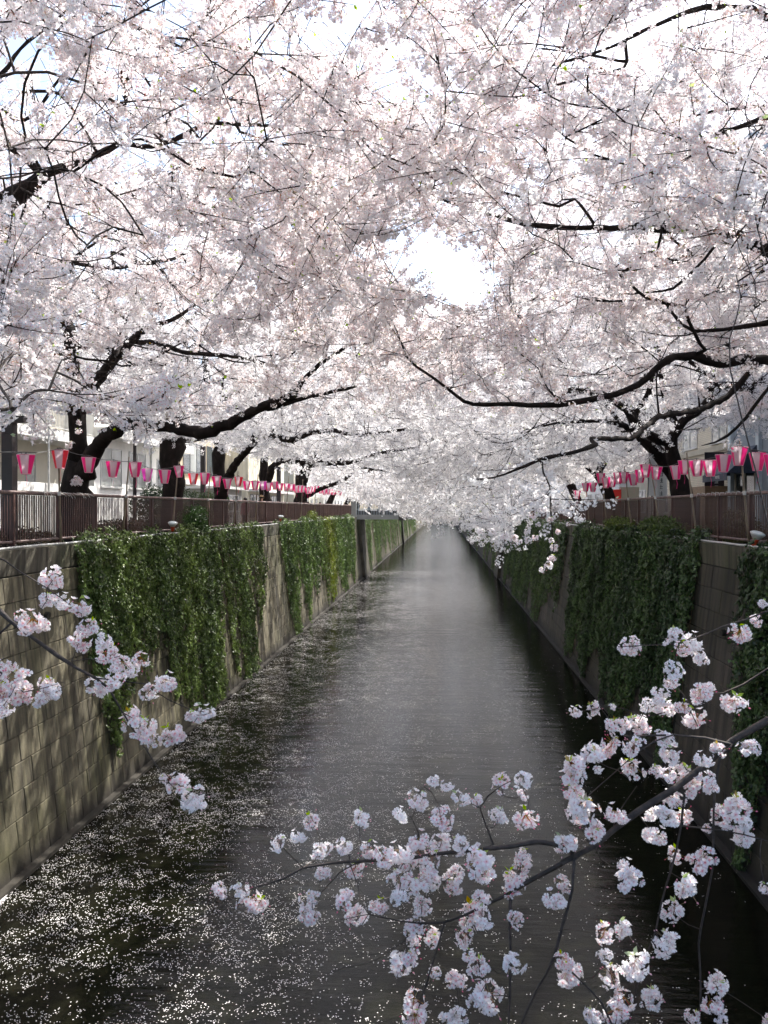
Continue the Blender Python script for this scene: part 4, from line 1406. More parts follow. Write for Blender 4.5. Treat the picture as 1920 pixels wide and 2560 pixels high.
FL = Tree('cherry tree whose thin flowering branch dips before the near left wall', (-9.4, 4.6, ZG))
FL.limb([FL.base, (-9.1, 4.7, 7.6), (-8.3, 5.0, 9.2), (-7.4, 5.4, 10.3)], [0.32, 0.26, 0.2, 0.14])
FL.limb([(-7.0, 4.9, 8.9), (-5.0, 4.6, 7.9), (-3.4, 4.4, 6.9), P(-60, 1490, 4.3)] + [P(a, b, 4.3) for a, b in ((0, 1527), (30, 1555), (84, 1596), (142, 1636), (186, 1667), (236, 1694), (270, 1720), (304, 1781), (340, 1840), (368, 1879), (392, 1916), (425, 1960), (470, 2000))],
        [0.05, 0.035, 0.02, 0.014, 0.012, 0.011, 0.010, 0.009, 0.008, 0.007, 0.006, 0.005, 0.004, 0.0035, 0.003, 0.0025, 0.002], step=0.1)
fg(FL, [(-60, 1380), (10, 1400), (51, 1430), (118, 1471), (160, 1500), (200, 1530)], 4.3, 5, 2)
fg(FL, [(236, 1694), (311, 1704), (358, 1709), (419, 1749), (473, 1773), (510, 1780)], 4.3, 4, 2)
fg(FL, [(179, 1653), (223, 1646), (253, 1651), (300, 1640)], 4.3, 3, 2)
fg(FL, [(-60, 1640), (0, 1680), (60, 1730), (110, 1720), (160, 1705)], 4.2, 5, 2)
Z4 = [(395, 140, 85), (350, 290, 60), (450, 300, 70), (590, 340, 85), (240, 460, 100), (170, 440, 60), (310, 480, 60), (670, 500, 75), (590, 590, 80), (760, 610, 60), (820, 700, 85), (900, 770, 75), (1040, 740, 75), (980, 820, 60), (740, 930, 85), (850, 900, 75), (1100, 980, 75), (1220, 900, 85), (1490, 1130, 80), (1420, 1150, 50), (1560, 1130, 40), (960, 1180, 80), (1060, 1240, 95), (1130, 1330, 65), (1270, 1290, 85), (1330, 1300, 45), (1340, 1660, 90), (1430, 1760, 95), (1270, 1640, 40), (1210, 1620, 30), (30, 800, 75), (130, 880, 95), (60, 1000, 105), (150, 980, 90), (20, 1090, 70), (350, 930, 75), (330, 1010, 80), (410, 980, 55), (1480, 1800, 50), (-40, 900, 90)]
put_clusters(FL, [(x / 2.9625, 1400 + y / 2.9625, r / 2.9625) for x, y, r in Z4], 4.3)


near_fill(FL, [(60, 880, 110, 60, 6.5, 8, 26), (60, 960, 90, 50, 6, 7, 30), (200, 960, 110, 50, 6.3, 7.5, 26), (330, 1010, 100, 50, 6.5, 7.8, 24), (250, 1050, 60, 25, 7, 7.6, 6), (20, 1010, 40, 50, 5.5, 6.5, 12), (90, 1110, 40, 22, 6, 6.6, 6), (15, 760, 70, 90, 5.5, 7, 26), (30, 640, 90, 80, 6, 7, 20), (20, 1390, 25, 40, 4.5, 5, 3)], 5)
near_fill(FR, [(1880, 520, 90, 60, 5, 6.5, 20), (1880, 620, 80, 70, 5, 6, 22), (1890, 710, 60, 60, 4.8, 5.6, 14), (1790, 835, 50, 30, 4.8, 5.2, 5), (1800, 560, 110, 80, 6, 7, 26), (1880, 430, 90, 60, 5.5, 7, 22), (1700, 640, 60, 30, 6.5, 7.5, 8)], 6)
for T_, sd in ((FL, 71), (FR, 72)):
    U = umbrella(T_.base + Vector((0, 1.5, 0)), 2300, 8.6, 15.5, 10.3, 10.0, seed=sd)
    T_.grow(U[U[:, 1] > 4.5])
CL_save = CLEAR[:]
CLEAR[:] = [c for c in CL_save if not (c[0] < 430 and (925 < c[1] < 1050 or c[1] > 1060 and c[0] > 260))]
FL.finish(0, 0.95, maxr=0.016, cap_r=0.022, bark='young_bark')
FR.finish(0, 0.85, maxr=0.016, cap_r=0.022, bark='young_bark')
CLEAR[:] = CL_save
# a few flowers growing straight out of L1's trunk, and the hanging spur at the right
rr = random.Random(9)
for (x, y, r) in [(192, 1205, 22), (183, 1105, 12), (205, 1060, 9), (187, 1070, 10), (175, 915, 8)]:
    Yq = YL1 - 0.5
    s_ = r * Yq / FOC / 0.058
    for q in range(3 if r > 15 else 1):
        inst('blossom_cluster', rr.choice(cluster_meshes), L1.root, P(x + rr.uniform(-12, 12), y + rr.uniform(-8, 8), Yq) - L1.base, (0, 0, rr.uniform(0, 6)), (s_ * (0.6 if r > 15 else 1),) * 3)
for (x, y, r) in [(1372, 1412, 14), (1380, 1395, 12), (1355, 1425, 10), (1386, 1368, 13), (1378, 1350, 9), (1340, 1345, 10), (1320, 1350, 12), (1300, 1355, 10), (1285, 1345, 14), (1262, 1340, 12), (1320, 1330, 10), (1394, 1330, 8), (1378, 1300, 10), (1345, 1310, 9), (1230, 1330, 12), (1200, 1330, 11), (1420, 1310, 7), (1360, 1275, 12), (1330, 1290, 9)]:
    Yq = 8.6 + rr.uniform(-.3, .3)
    s_ = r * Yq / FOC / 0.058
    inst('blossom_cluster', rr.choice(cluster_meshes), RX.root, P(x, y, Yq) - RX.base, (rr.uniform(-.4, .4), 0, rr.uniform(0, 6)), (s_, s_, s_))

# ------------------------------------------------------------------ ivy curtains
def ivy_curtain(side, y0, y1, mean, lab, grp, col=(0.045, 0.085, 0.022), yellow=None, dens=230, seed=0, up=0.45, ribs=1.0):
    fx = xl if side < 0 else xr
    rg = np.random.default_rng(seed)
    n = int((y1 - y0) * 6.4 * dens)
    y = rg.uniform(y0 - 0.25, y1 + 0.25, n)
    # strand lengths by smooth noise
    ks = np.arange(y0 - 2, y1 + 2, 0.34)
    ln = mean + 1.1 * np.interp(ks, ks[::6], rg.normal(0, 1, len(ks[::6])) * 1.3) + rg.normal(0, 0.5, len(ks))
    ed = np.minimum(ks - y0, y1 - ks)
    ln = np.where(ed < 0.8, ln * np.clip(0.55 + ed * 0.6, 0.2, 1), ln)
    L = np.interp(y, ks, np.clip(ln, 0.6, 5.95))
    v = rg.uniform(-up, 6.0, n)
    stri = np.interp(y, ks, rg.random(len(ks)))
    # gaps between strands get wider towards the bottom
    frac = np.clip(v / L, 0, 1)
    keep = (v < L) & (rg.random(n) > np.clip((frac - 0.45 + 0.4 * (ribs > 1)) * 1.3, 0, 1) * (stri < 0.5) * 0.97 * ribs) & (rg.random(n) > np.clip(frac - .35, 0, 1) * 0.4)
    upk = np.interp(y, ks, np.clip(rg.normal(0.12, 0.16, len(ks)), 0.02, up))
    keep &= v > -upk
    y, v, stri = y[keep], v[keep], stri[keep]
    z = ZC - v
    lump = 0.10 + 0.26 * np.interp(y, ks, rg.random(len(ks))) * np.clip(1.2 - v / 6, 0.3, 1)
    lump *= 0.75 + 0.5 * np.sin(y * 5.1 + 2 * np.sin(z * 1.7)) * np.sin(z * 2.3 + y)
    wallx = fx(0) + (fx(ZC) - fx(0)) * np.clip(z, 0, ZC) / ZC
    dep = rg.random(len(y)) ** 0.6
    x = wallx - side * (0.03 + np.maximum(lump, 0.03) * dep)
    over = z > ZC - 0.02
    x = np.where(over, wallx + side * rg.uniform(-0.15, 0.35, len(y)), x)
    z = np.maximum(z, 0.1)
    pos = np.stack([x, y, z], 1)
    # local +Z faces away from the wall, local -Y down
    ez = np.where(side < 0, math.pi / 2, -math.pi / 2)
    eul = np.stack([np.full(len(y), math.pi / 2) + rg.normal(0, .3, len(y)), rg.normal(0, .3, len(y)), ez + rg.normal(0, .35, len(y))], 1)
    eul[over, 0] = rg.normal(0.6, .5, over.sum())
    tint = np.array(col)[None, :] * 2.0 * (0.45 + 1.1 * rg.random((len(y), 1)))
    pt = 0.5 + 0.5 * np.sin(y * 1.3 + 1.1 * np.sin(z * 0.8 + seed))
    tint = tint * (0.8 + 0.5 * pt[:, None] * np.array([1.25, 1.0, 0.8]))
    if yellow:
        ya, yb = yellow
        w = np.clip(1 - np.abs(y - (ya + yb) / 2) / ((yb - ya) / 2), 0, 1)[:, None] * (rg.random((len(y), 1)) < 0.8)
        tint = tint * (1 - w) + w * np.array([0.22, 0.26, 0.02]) * (0.7 + 0.6 * rg.random((len(y), 1)))
    root = empty('ivy_curtain', (fx(ZC), (y0 + y1) / 2, ZC), label=lab, cat='ivy', group=grp)
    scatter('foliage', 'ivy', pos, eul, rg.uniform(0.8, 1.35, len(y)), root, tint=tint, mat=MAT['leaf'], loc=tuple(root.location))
    # woody stems against the wall
    sb = MB()
    rr = random.Random(seed)
    yy = y0
    while yy < y1:
        Lq = float(np.interp(yy, ks, np.clip(ln, 0.6, 5.9)))
        pts = []
        m = 8
        wob = rr.uniform(-.15, .15)
        for i in range(m):
            zz = ZC - Lq * i / (m - 1) * 1.02
            zz = max(zz, 0.1)
            pts.append(Vector((fx(zz) - side * 0.02, yy + wob * i / m + rr.uniform(-.04, .04), zz)) - root.location)
        sb.tube(pts, [0.012 - 0.001 * i for i in range(m)], 3)
        yy += rr.uniform(0.25, 0.7)
    sb.build('stem', MAT['wood'], root)['kind'] = 'stuff'
    return root


g = 'ivy curtains hanging on the canal walls'
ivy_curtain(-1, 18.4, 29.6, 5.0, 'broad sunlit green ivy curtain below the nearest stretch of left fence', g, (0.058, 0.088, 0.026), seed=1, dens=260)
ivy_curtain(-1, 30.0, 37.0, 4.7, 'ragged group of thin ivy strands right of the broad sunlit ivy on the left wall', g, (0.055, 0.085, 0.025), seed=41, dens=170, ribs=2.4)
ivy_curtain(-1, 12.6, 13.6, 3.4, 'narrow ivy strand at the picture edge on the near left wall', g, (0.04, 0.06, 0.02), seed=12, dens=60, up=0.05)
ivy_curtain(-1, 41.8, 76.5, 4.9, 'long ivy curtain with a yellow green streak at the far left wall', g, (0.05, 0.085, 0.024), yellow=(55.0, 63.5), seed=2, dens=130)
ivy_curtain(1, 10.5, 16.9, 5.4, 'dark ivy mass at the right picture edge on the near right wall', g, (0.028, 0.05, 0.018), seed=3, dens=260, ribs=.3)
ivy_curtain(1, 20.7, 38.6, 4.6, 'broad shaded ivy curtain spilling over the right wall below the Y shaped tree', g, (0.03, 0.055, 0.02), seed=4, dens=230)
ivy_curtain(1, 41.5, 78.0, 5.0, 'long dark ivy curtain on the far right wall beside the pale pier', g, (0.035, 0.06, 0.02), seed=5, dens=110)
for i, (ya, yb) in enumerate(((84, 95), (97.5, 108), (110, 126), (129, 150), (154, 190), (196, 250))):
    for s in (-1, 1):
        ivy_curtain(s, ya, yb, 5.0, 'distant ivy curtain %s past the bridge on the %s wall' % (['first', 'second', 'third', 'fourth', 'fifth', 'sixth'][i], 'left' if s < 0 else 'right'), g, (0.05, 0.085, 0.03), seed=20 + i * 2 + s, dens=45 if i < 3 else 22)


# ------------------------------------------------------------------ petals floating on the water
def petals():
    rg = np.random.default_rng(3)
    n = 520000
    # denser near the camera-left quarter and drifting in bands
    y = 9.5 + (90 - 9.5) * rg.random(n) ** 1.45
    x = rg.uniform(-7.6, 5.5, n)
    def nz(a, b, s):
        return np.sin(a * s + 1.3 * np.sin(b * s * 0.7)) * np.sin(b * s * 1.3 + 1.7 * np.sin(a * s * 0.9 + 1))
    d = 0.46 + 0.2 * nz(x, y * 0.5, 1.1) + 0.26 * nz(x + 3, y * 0.8, 2.7) + 0.34 * nz(x, y, 7.3)
    left = np.clip((0.6 - x) / 3.5, 0, 1)
    right = np.clip((x - 2.9) / 0.8, 0, 1)
    base = 0.13 * np.clip(1.2 - right * 1.1, 0.15, 1) + 0.66 * left
    edge = np.exp(-((x + 6.8) / 0.7) ** 2) * 0.25
    pr = base * np.clip(d * 1.5 - 0.2, 0.05, 1.4) + edge * d
    kp = rg.random(n) < pr * 0.75 * np.clip(0.42 + (y - 9.5) / 16, 0, 1)
    x, y = x[kp], y[kp]
    # small rafts
    m = len(x) // 3
    j = rg.integers(0, len(x), m)
    x = np.concatenate([x, x[j] + rg.normal(0, 0.04, m)])
    y = np.concatenate([y, y[j] + rg.normal(0, 0.03, m)])
    ok = (x > -7.7) & (x < 5.55)
    x, y = x[ok], y[ok]
    n = len(x)
    a = rg.uniform(0, 2 * math.pi, n)
    s = rg.uniform(0.007, 0.0125, n)
    ca, sa = np.cos(a), np.sin(a)
    V = np.zeros((n, 4, 3), dtype=np.float32)
    for k, (u, w) in enumerate(((-1, 0), (0.1, -0.75), (1, 0), (0.1, 0.75))):
        V[:, k, 0] = x + (u * ca - w * sa) * s
        V[:, k, 1] = y + (u * sa + w * ca) * s
        V[:, k, 2] = 0.006 + (0.004 if k in (0, 2) else 0.0) * rg.random(n)
    me = bpy.data.meshes.new('floating_petals')
    me.vertices.add(n * 4)
    me.vertices.foreach_set('co', V.ravel())
    me.loops.add(n * 4)
    me.loops.foreach_set('vertex_index', np.arange(n * 4, dtype=np.int32))
    me.polygons.add(n)
    me.polygons.foreach_set('loop_start', np.arange(0, n * 4, 4, dtype=np.int32))
    me.materials.append(MAT['petal'])
    me.update(calc_edges=True)
    o = link(bpy.data.objects.new('floating_petals', me))
    return tag(o, 'white cherry petals scattered over the dark canal water', 'petals', kind='stuff')


petals()


def drift():
    rg = np.random.default_rng(8)
    n = 2600
    y = rg.uniform(12.2, 14.4, n)
    w = np.clip(1 - (y - 12.2) / 1.9, 0.02, 1) * 0.6
    x = -7.72 + 0.12 + np.abs(rg.normal(0, 1, n)) * 0.28 * w
    z = 0.02 + rg.random(n) * 0.09 * w
    b = MB()
    for i in range(n):
        a = rg.uniform(0, 6.28); s = 0.014
        t = rg.uniform(-.6, .6)
        b.add([(x[i] - s * math.cos(a), y[i] - s * math.sin(a), z[i]), (x[i] + s * math.sin(a), y[i] - s * math.cos(a), z[i] + s * t), (x[i] + s * math.cos(a), y[i] + s * math.sin(a), z[i]), (x[i] - s * math.sin(a), y[i] + s * math.cos(a), z[i] - s * t)], [(0, 1, 2, 3)])
    b.build('petal_drift', MAT['petal'], None, label='white drift of petals piled against the foot of the left wall', cat='petals', kind='stuff')


drift()


# ------------------------------------------------------------------ lanterns
def lantern_parts(kind):
    n = 6
    rt, rb, h = 0.175, 0.092, 0.38
    side = {'pink': MAT['pink'], 'red': MAT['red'], 'magenta': MAT['magenta']}[kind]
    pa, pb = MB(), MB()
    fr = MB()
    for k in range(n):
        a0, a1 = 2 * math.pi * (k - 0.5) / n, 2 * math.pi * (k + 0.5) / n
        q = lambda r, a, z: (r * math.cos(a), r * math.sin(a), z)
        mb = pa if k % 2 else pb
        mb.add([q(rb, a0, -h), q(rb, a1, -h), q(rt, a1, 0), q(rt, a0, 0)], [(0, 1, 2, 3)])
        fr.tube([q(rb, a0, -h), q(rt, a0, 0)], 0.006, 4)
        fr.tube([q(rt, a0, 0), q(rt, a1, 0)], 0.007, 4)
        fr.tube([q(rb, a0, -h), q(rb, a1, -h)], 0.007, 4)
    tb = MB()
    tb.add([(math.cos(2 * math.pi * (k - .5) / n) * rb, math.sin(2 * math.pi * (k - .5) / n) * rb, -h) for k in range(n)], [tuple(range(n))])
    hk = MB()
    hk.box(-0.03, 0.03, -0.012, 0.012, 0.0, 0.02)
    hk.tube([(0, 0, 0.01), (0, 0, 0.05)], 0.008, 5)
    hk.tube([(-rt, 0, 0.0), (rt, 0, 0.0)], 0.006, 4)
    tl = MB()
    tl.add([(-0.022, -0.001, -h), (0.022, -0.001, -h), (0.016, 0.02, -h - 0.13), (0.022, 0.0, -h - 0.27), (-0.018, 0.0, -h - 0.27), (-0.022, 0.02, -h - 0.13)], [(0, 1, 2, 5), (5, 2, 3, 4)])
    return {'coloured_panel': pa.mesh('coloured_panel', side), 'white_panel': pb.mesh('white_panel', MAT['paper']), 'frame': fr.mesh('frame', MAT['palepink']),
            'base': tb.mesh('base', side), 'hook': hk.mesh('hook', MAT['cable']),
            'paper_strip': tl.mesh('paper_strip', side if kind != 'magenta' else MAT['paper'])}


LP = {k: lantern_parts(k) for k in ('pink', 'red', 'magenta')}
ORDS = ['first', 'second', 'third', 'fourth', 'fifth', 'sixth', 'seventh', 'eighth', 'ninth', 'tenth', 'eleventh', 'twelfth', 'thirteenth', 'fourteenth', 'fifteenth', 'sixteenth', 'seventeenth', 'eighteenth', 'nineteenth', 'twentieth',
        'twenty first', 'twenty second', 'twenty third', 'twenty fourth', 'twenty fifth', 'twenty sixth', 'twenty seventh', 'twenty eighth', 'twenty ninth', 'thirtieth', 'thirty first', 'thirty second', 'thirty third', 'thirty fourth', 'thirty fifth', 'thirty sixth']


def lantern(p, kind, lab, grp, rz, tail=True, sc=1.0, tilt=0.0):
    r = empty('paper_lantern', p, label=lab, cat='lantern', group=grp)
    r.rotation_euler = (tilt, tilt * 0.5, rz)
    r.scale = (sc, sc, sc)
    for nm, me in LP[kind].items():
        if nm == 'paper_strip' and not tail: continue
        inst(nm, me, r, (0, 0, -0.05))


rr = random.Random(21)
LL = [(65, 1131), (150, 1120), (222, 1139), (283, 1149), (337, 1151), (368, 1168), (412, 1171), (447, 1161), (483, 1180), (513, 1179), (541, 1187), (568, 1194), (597, 1189), (617, 1200), (638, 1200), (657, 1201), (671, 1205), (687, 1202), (700, 1206), (717, 1207), (730, 1208), (740, 1212), (750, 1212), (758, 1213), (768, 1218), (776, 1216), (784, 1214), (792, 1213), (801, 1219), (811, 1223), (820, 1221), (827, 1221), (834, 1223), (842, 1223), (850, 1225)]
LR = [(1936, 1130), (1894, 1126), (1849, 1112), (1810, 1132), (1775, 1146), (1741, 1146), (1711, 1147), (1690, 1160), (1642, 1163), (1615, 1157), (1602, 1171), (1582, 1180), (1560, 1177), (1546, 1178), (1532, 1190), (1516, 1191), (1502, 1180), (1483, 1204), (1464, 1205), (1443, 1224)]
tops = {-1: [], 1: []}
for s, lst in ((-1, LL), (1, LR)):
    for i, (px, py) in enumerate(lst):
        X = -8.3 if s < 0 else 6.25
        Y = Yat(px, X)
        p = P(px, py, Y)
        tops[s].append(p.copy())
        kind = 'pink'
        extra = ''
        if s < 0 and i in (1, 8, 12): kind = 'red'; extra = 'with red sides, '
        if s < 0 and i in (5, 15): kind = 'magenta'; extra = 'with magenta sides, '
        lantern(p, kind, '%s and white paper lantern, %s in the %s bank row from the near end' % (kind, ORDS[i], 'left' if s < 0 else 'right'),
                'paper lanterns strung along the banks', math.atan2(-p.y, -p.x) + rr.uniform(-.3, .3), rr.random() < 0.8, rr.uniform(0.93, 1.05), rr.uniform(-.06, .06))
# lanterns on the bridge
for i, px in enumerate((955, 985, 1000, 1046, 1070, 1078, 1087, 1101, 1163)):
    p = P(px, 1219 + (i % 3), 83)
    tops.setdefault(0, []).append(p.copy())
    lantern(p, 'pink', 'tiny pink lantern hanging over the far bridge railing, %s from its left end' % ORDS[i], 'lanterns over the far bridge', rr.uniform(0, 3), False, 1.3)
for s in (-1, 1, 0):
    t = sorted(tops[s], key=lambda p: p.y if s else p.x)
    b = MB()
    pts = []
    ext = [t[0] + (Vector((-.2 * s, -7, 0.2)) if s else Vector((-5, 0, 0.4)))] + t + [t[-1] + (Vector((0, 3, 0)) if s else Vector((5, 0, 0.4)))]
    for a, c in zip(ext[:-1], ext[1:]):
        for j in range(5):
            u = j / 5
            pts.append(a.lerp(c, u) - Vector((0, 0, 0.12 * (a - c).length * u * (1 - u) - 0.004)))
    pts.append(ext[-1])
    b.tube(pts, 0.008, 4)
    b.build('lantern_cable', MAT['cable'], None, label={-1: 'black cable carrying the left bank lantern row', 1: 'black cable carrying the right bank lantern row', 0: 'black cable carrying the lanterns over the far bridge'}[s], cat='cable', group='lantern cables')

# bamboo poles tied to the fences
POLES = [(-1, 145, 1125, 152, 1362), (-1, 323, 1148, 309, 1325), (-1, 447, 1160, 431, 1320), (-1, 527, 1172, 515, 1318), (-1, 595, 1184, 584, 1316), (-1, 645, 1192, 638, 1314), (-1, 722, 1196, 715, 1290), (-1, 757, 1205, 752, 1300), (-1, 790, 1206, 786, 1290),
         (1, 1849, 1104, 1872, 1352), (1, 1716, 1138, 1742, 1345), (1, 1624, 1153, 1652, 1336), (1, 1561, 1172, 1580, 1325), (1, 1503, 1176, 1516, 1300), (1, 1464, 1200, 1472, 1300)]
cnt = {-1: 0, 1: 0}
for s, ax, ay, bx, by in POLES:
    Xt = -8.32 if s < 0 else 6.27
    Y = Yat(bx, -8.5 if s < 0 else 6.43)
    a, c = P(ax, ay - 6, Yat(ax, Xt)), P(bx, by, Y)
    c.z = max(c.z, ZC + 0.02)
    r = empty('bamboo_pole', c, label='thin leaning bamboo pole, %s from the near end of the %s fence' % (ORDS[cnt[s]], 'left' if s < 0 else 'right'), cat='pole', group='bamboo poles tied to the fences')
    cnt[s] += 1
    b = MB()
    n = 9
    pts = [Vector((0, 0, 0)).lerp(a - c, i / (n - 1)) + Vector((rr.uniform(-.008, .008), rr.uniform(-.008, .008), 0)) for i in range(n)]
    b.tube(pts, [0.027 - 0.0012 * i for i in range(n)], 7)
    b.build('cane', MAT['bamboo'], r, smooth=True)
    t = (7.08 - c.z) / (a.z - c.z)
    q = (a - c) * t
    b = MB(); b.tube([q + Vector((0, 0, -0.04)), q + Vector((0, 0, 0.05))], 0.036, 7); b.build('tie', MAT['white_metal'], r)

# white cord ties on the left fence
b = MB()
for k in range(16):
    y = 17.2 + k * 0.16 + rr.uniform(-.05, .05)
    x, z = -8.60, 7.12
    b.tube([(x, y, z), (x + .06, y + rr.uniform(.02, .1), z + rr.uniform(-.06, .03)), (x + 0.09, y + rr.uniform(.05, .18), z - rr.uniform(.02, .14))], 0.006, 4)
b.build('cord_ties', MAT['white_metal'], None, label='loose white cord ends tied round the near left fence rail', cat='cord', kind='stuff')
b = MB()
for k in range(12):
    y = 17.6 + k * 0.35 + rr.uniform(-.05, .05)
    x, z = 6.53, 7.12
    b.tube([(x, y, z), (x - .05, y + rr.uniform(.02, .1), z + rr.uniform(0, .03)), (x - 0.06, y + rr.uniform(.05, .18), z - rr.uniform(.02, .08))], 0.009, 4)
b.build('cord_ties', MAT['white_metal'], None, label='loose white cord ends tied round the near right fence rail', cat='cord', kind='stuff')

# ------------------------------------------------------------------ spot lamps on the coping
def spot_lamp(p, lab, rz, tilt):
    r = empty('spot_lamp', p, label=lab, cat='lamp', group='spot lamps clipped to the coping')
    r.rotation_euler = (tilt, 0, rz)
    b = MB(); b.lathe([(0.03, -0.26), (0.05, -0.25), (0.06, -0.12), (0.075, -0.1)], n=14); b.build('holder', MAT['orange'], r, smooth=True)
    b = MB(); b.lathe([(0.075, -0.1), (0.12, -0.04), (0.145, 0.0), (0.15, 0.015)], n=18); b.build('reflector', MAT['white_metal'], r, smooth=True)
    b = MB(); b.lathe([(0.135, 0.016), (0.12, 0.035), (0.06, 0.05), (0.01, 0.055)], n=18); b.build('lens', MAT['lens'], r, smooth=True)
    b = MB(); b.box(-0.02, 0.02, -0.02, 0.02, -0.42, -0.25); b.build('bracket', MAT['post'], r)


spot_lamp(P(1894, 1335, Yat(1894, 6.35)), 'round glass spot lamp with orange red holder on the right coping at the picture edge', 0.5, 0.35)
spot_lamp(P(432, 1308, Yat(432, -8.35)), 'small round spot lamp with orange base nested in the broad left ivy', 0.4, 0.3)
spot_lamp(P(702, 1291, Yat(702, -8.35)), 'tiny red based spot lamp at the near end of the far left ivy', 0.4, 0.3)

# ------------------------------------------------------------------ posts and lamp
def street_post(p, h, lab, w=0.1, arm=None):
    r = empty('street_post', p, label=lab, cat='post', group='dark posts behind the left fence')
    b = MB(); b.box(-w, w, -w, w, 0, h); b.build('shaft', MAT['post'], r)
    b = MB(); b.box(-w * 1.5, w * 1.5, -w * 1.5, w * 1.5, 0, 0.03); b.build('foot_plate', MAT['post'], r)
    if arm:
        b = MB(); b.box(-arm, arm, -w * .8, w * .8, h, h + 0.12); b.build('arm', MAT['post'], r)


q = P(24, 1300, 16.9); street_post((q.x, q.y, ZG), 6.75 - ZG + (1272 - 1050) / FOC * 16.9, 'thick dark square post at the left picture edge rising above the fence', 0.115, 0.35)
q = P(508, 1300, 40); street_post((q.x, q.y, ZG), 4.2, 'slim black post between the second and third left trees', 0.11)
q = P(697, 1300, 48); street_post((q.x, q.y, ZG), 3.6, 'slim dark post between the fourth and fifth left trees', 0.11)
lr = P(337, 1300, 30)
r = empty('street_lamp', (lr.x, lr.y, ZG), label='dark street lamp pole with a long black box head among the left blossoms', cat='street lamp')
b = MB(); b.tube([(0, 0, 0), (0, 0, 6.6)], [0.075, 0.05], 10); b.build('pole', MAT['post'], r)
zh = P(387, 968, 30).z - ZG
b = MB(); b.box(0.12, 1.32, -0.16, 0.16, zh - 0.09, zh + 0.1); b.box(0.0, 0.12, -0.03, 0.03, zh - 0.03, zh + 0.03); b.build('lamp_head', MAT['post'], r)
b = MB(); b.box(0.2, 1.24, -0.12, 0.12, zh - 0.105, zh - 0.092); b.build('diffuser', MAT['lens'], r)


# ------------------------------------------------------------------ buildings
def window(root, side, x, y0, y1, z0, z1, mull=2, glass='glass', frame='frame', dep=0.12):
    """window set on a facade plane x facing the canal (side -1: facade faces +x)"""
    o = 1 if side < 0 else -1
    f = MB()
    t = 0.05
    xa, xb = sorted((x - o * 0.02, x + o * 0.04))
    f.box(xa, xb, y0, y1, z0, z0 + t); f.box(xa, xb, y0, y1, z1 - t, z1)
    f.box(xa, xb, y0, y0 + t, z0 + t, z1 - t); f.box(xa, xb, y1 - t, y1, z0 + t, z1 - t)
    for m in range(1, mull):
        ym = y0 + (y1 - y0) * m / mull
        f.box(xa, xb - 0.003, ym - 0.025, ym + 0.025, z0 + t, z1 - t)
    w = f.build('window', MAT[frame], root)
    sl_ = MB(); a, c = sorted((x, x + o * 0.12)); sl_.box(a, c, y0 - 0.06, y1 + 0.06, z0 - 0.06, z0 - 0.002); sl_.build('sill', MAT[frame], w)
    for m in range(mull):
        ya = y0 + t + (y1 - y0 - 2 * t) * m / mull
        yb = y0 + t + (y1 - y0 - 2 * t) * (m + 1) / mull
        g_ = MB(); a, c = sorted((x + o * 0.002, x + o * 0.014)); g_.box(a, c, ya + 0.005, yb - 0.005, z0 + t, z1 - t)
        g_.build('pane', MAT[glass if (m % 2 == 0 or glass == 'curtain') else 'curtain'], w)
    return w


def balcony(root, side, x, y0, y1, z, dep=1.3, bars=True, slab='white', bar_mat='frame'):
    o = 1 if side < 0 else -1
    s = MB(); a, c = sorted((x - o * .02, x + o * dep)); s.box(a, c, y0, y1, z - 0.45, z); bal = s.build('balcony', MAT[slab], root)
    if bars:
        rb = MB()
        xb_ = x + o * (dep - 0.06)
        rb.box(xb_ - .02, xb_ + .02, y0, y1, z + 1.05, z + 1.1)
        rb.box(xb_ - .02, xb_ + .02, y0, y1, z + 0.08, z + 0.12)
        rb.build('handrail', MAT[bar_mat], bal)
        bb = MB()
        y = y0 + 0.05
        while y < y1:
            bb.box(xb_ - .01, xb_ + .01, y, y + 0.025, z + 0.12, z + 1.05)
            y += 0.13
        bb.build('balusters', MAT[bar_mat], bal)['kind'] = 'stuff'
    return bal


def building(lab, cat='building'):
    return empty('building', (0, 0, 0), label=lab, cat=cat)


# left: balconied apartment house
XA = -17.4
B = building('cream apartment building with white balcony slabs and railings behind the nearest left trees')
b = MB(); b.box(-30, XA, 18, 37.2, ZG, 16.5); b.build('wall', MAT['cream'], B)
for z in (10.05, 13.0, 15.9):
    balcony(B, -1, XA, 18, 37.2, z, 1.4)
for k, z in enumerate((ZG + 0.5, 10.1, 13.05)):
    y = 19.0
    while y < 36:
        if z > 9:
            window(B, -1, XA, y, y + 2.4, z + 0.15, z + 2.2, 2, 'glass')
        else:
            window(B, -1, XA, y, y + 2.2, z + 1.0, z + 3.0, 2, 'glass' if int(y) % 3 else 'curtain')
        y += 4.4
b = MB(); b.box(XA + 1.32, XA + 1.4, 18, 37.2, 7.45, 7.8); pp = b.build('terrace_rail', MAT['white'], B)
bb = MB()
y = 18.0
while y < 37.2:
    bb.box(XA + 1.34, XA + 1.37, y, y + 0.05, ZG, 7.45); y += 0.14
bb.build('terrace_bars', MAT['frame'], B)['kind'] = 'stuff'
for y in (24.0, 32.6):
    b = MB(); b.tube([(XA + 1.48, y, ZG), (XA + 1.48, y, 16.0)], 0.045, 8); b.build('downpipe', MAT['white_metal'], B)
for (y0, y1) in ((26, 29.5), (31.2, 33.4)):
    b = MB(); b.box(XA + 0.003, XA + 0.06, y0, y1, ZG + 0.5, 8.6); b.build('wall_panel', MAT['beige'], B)

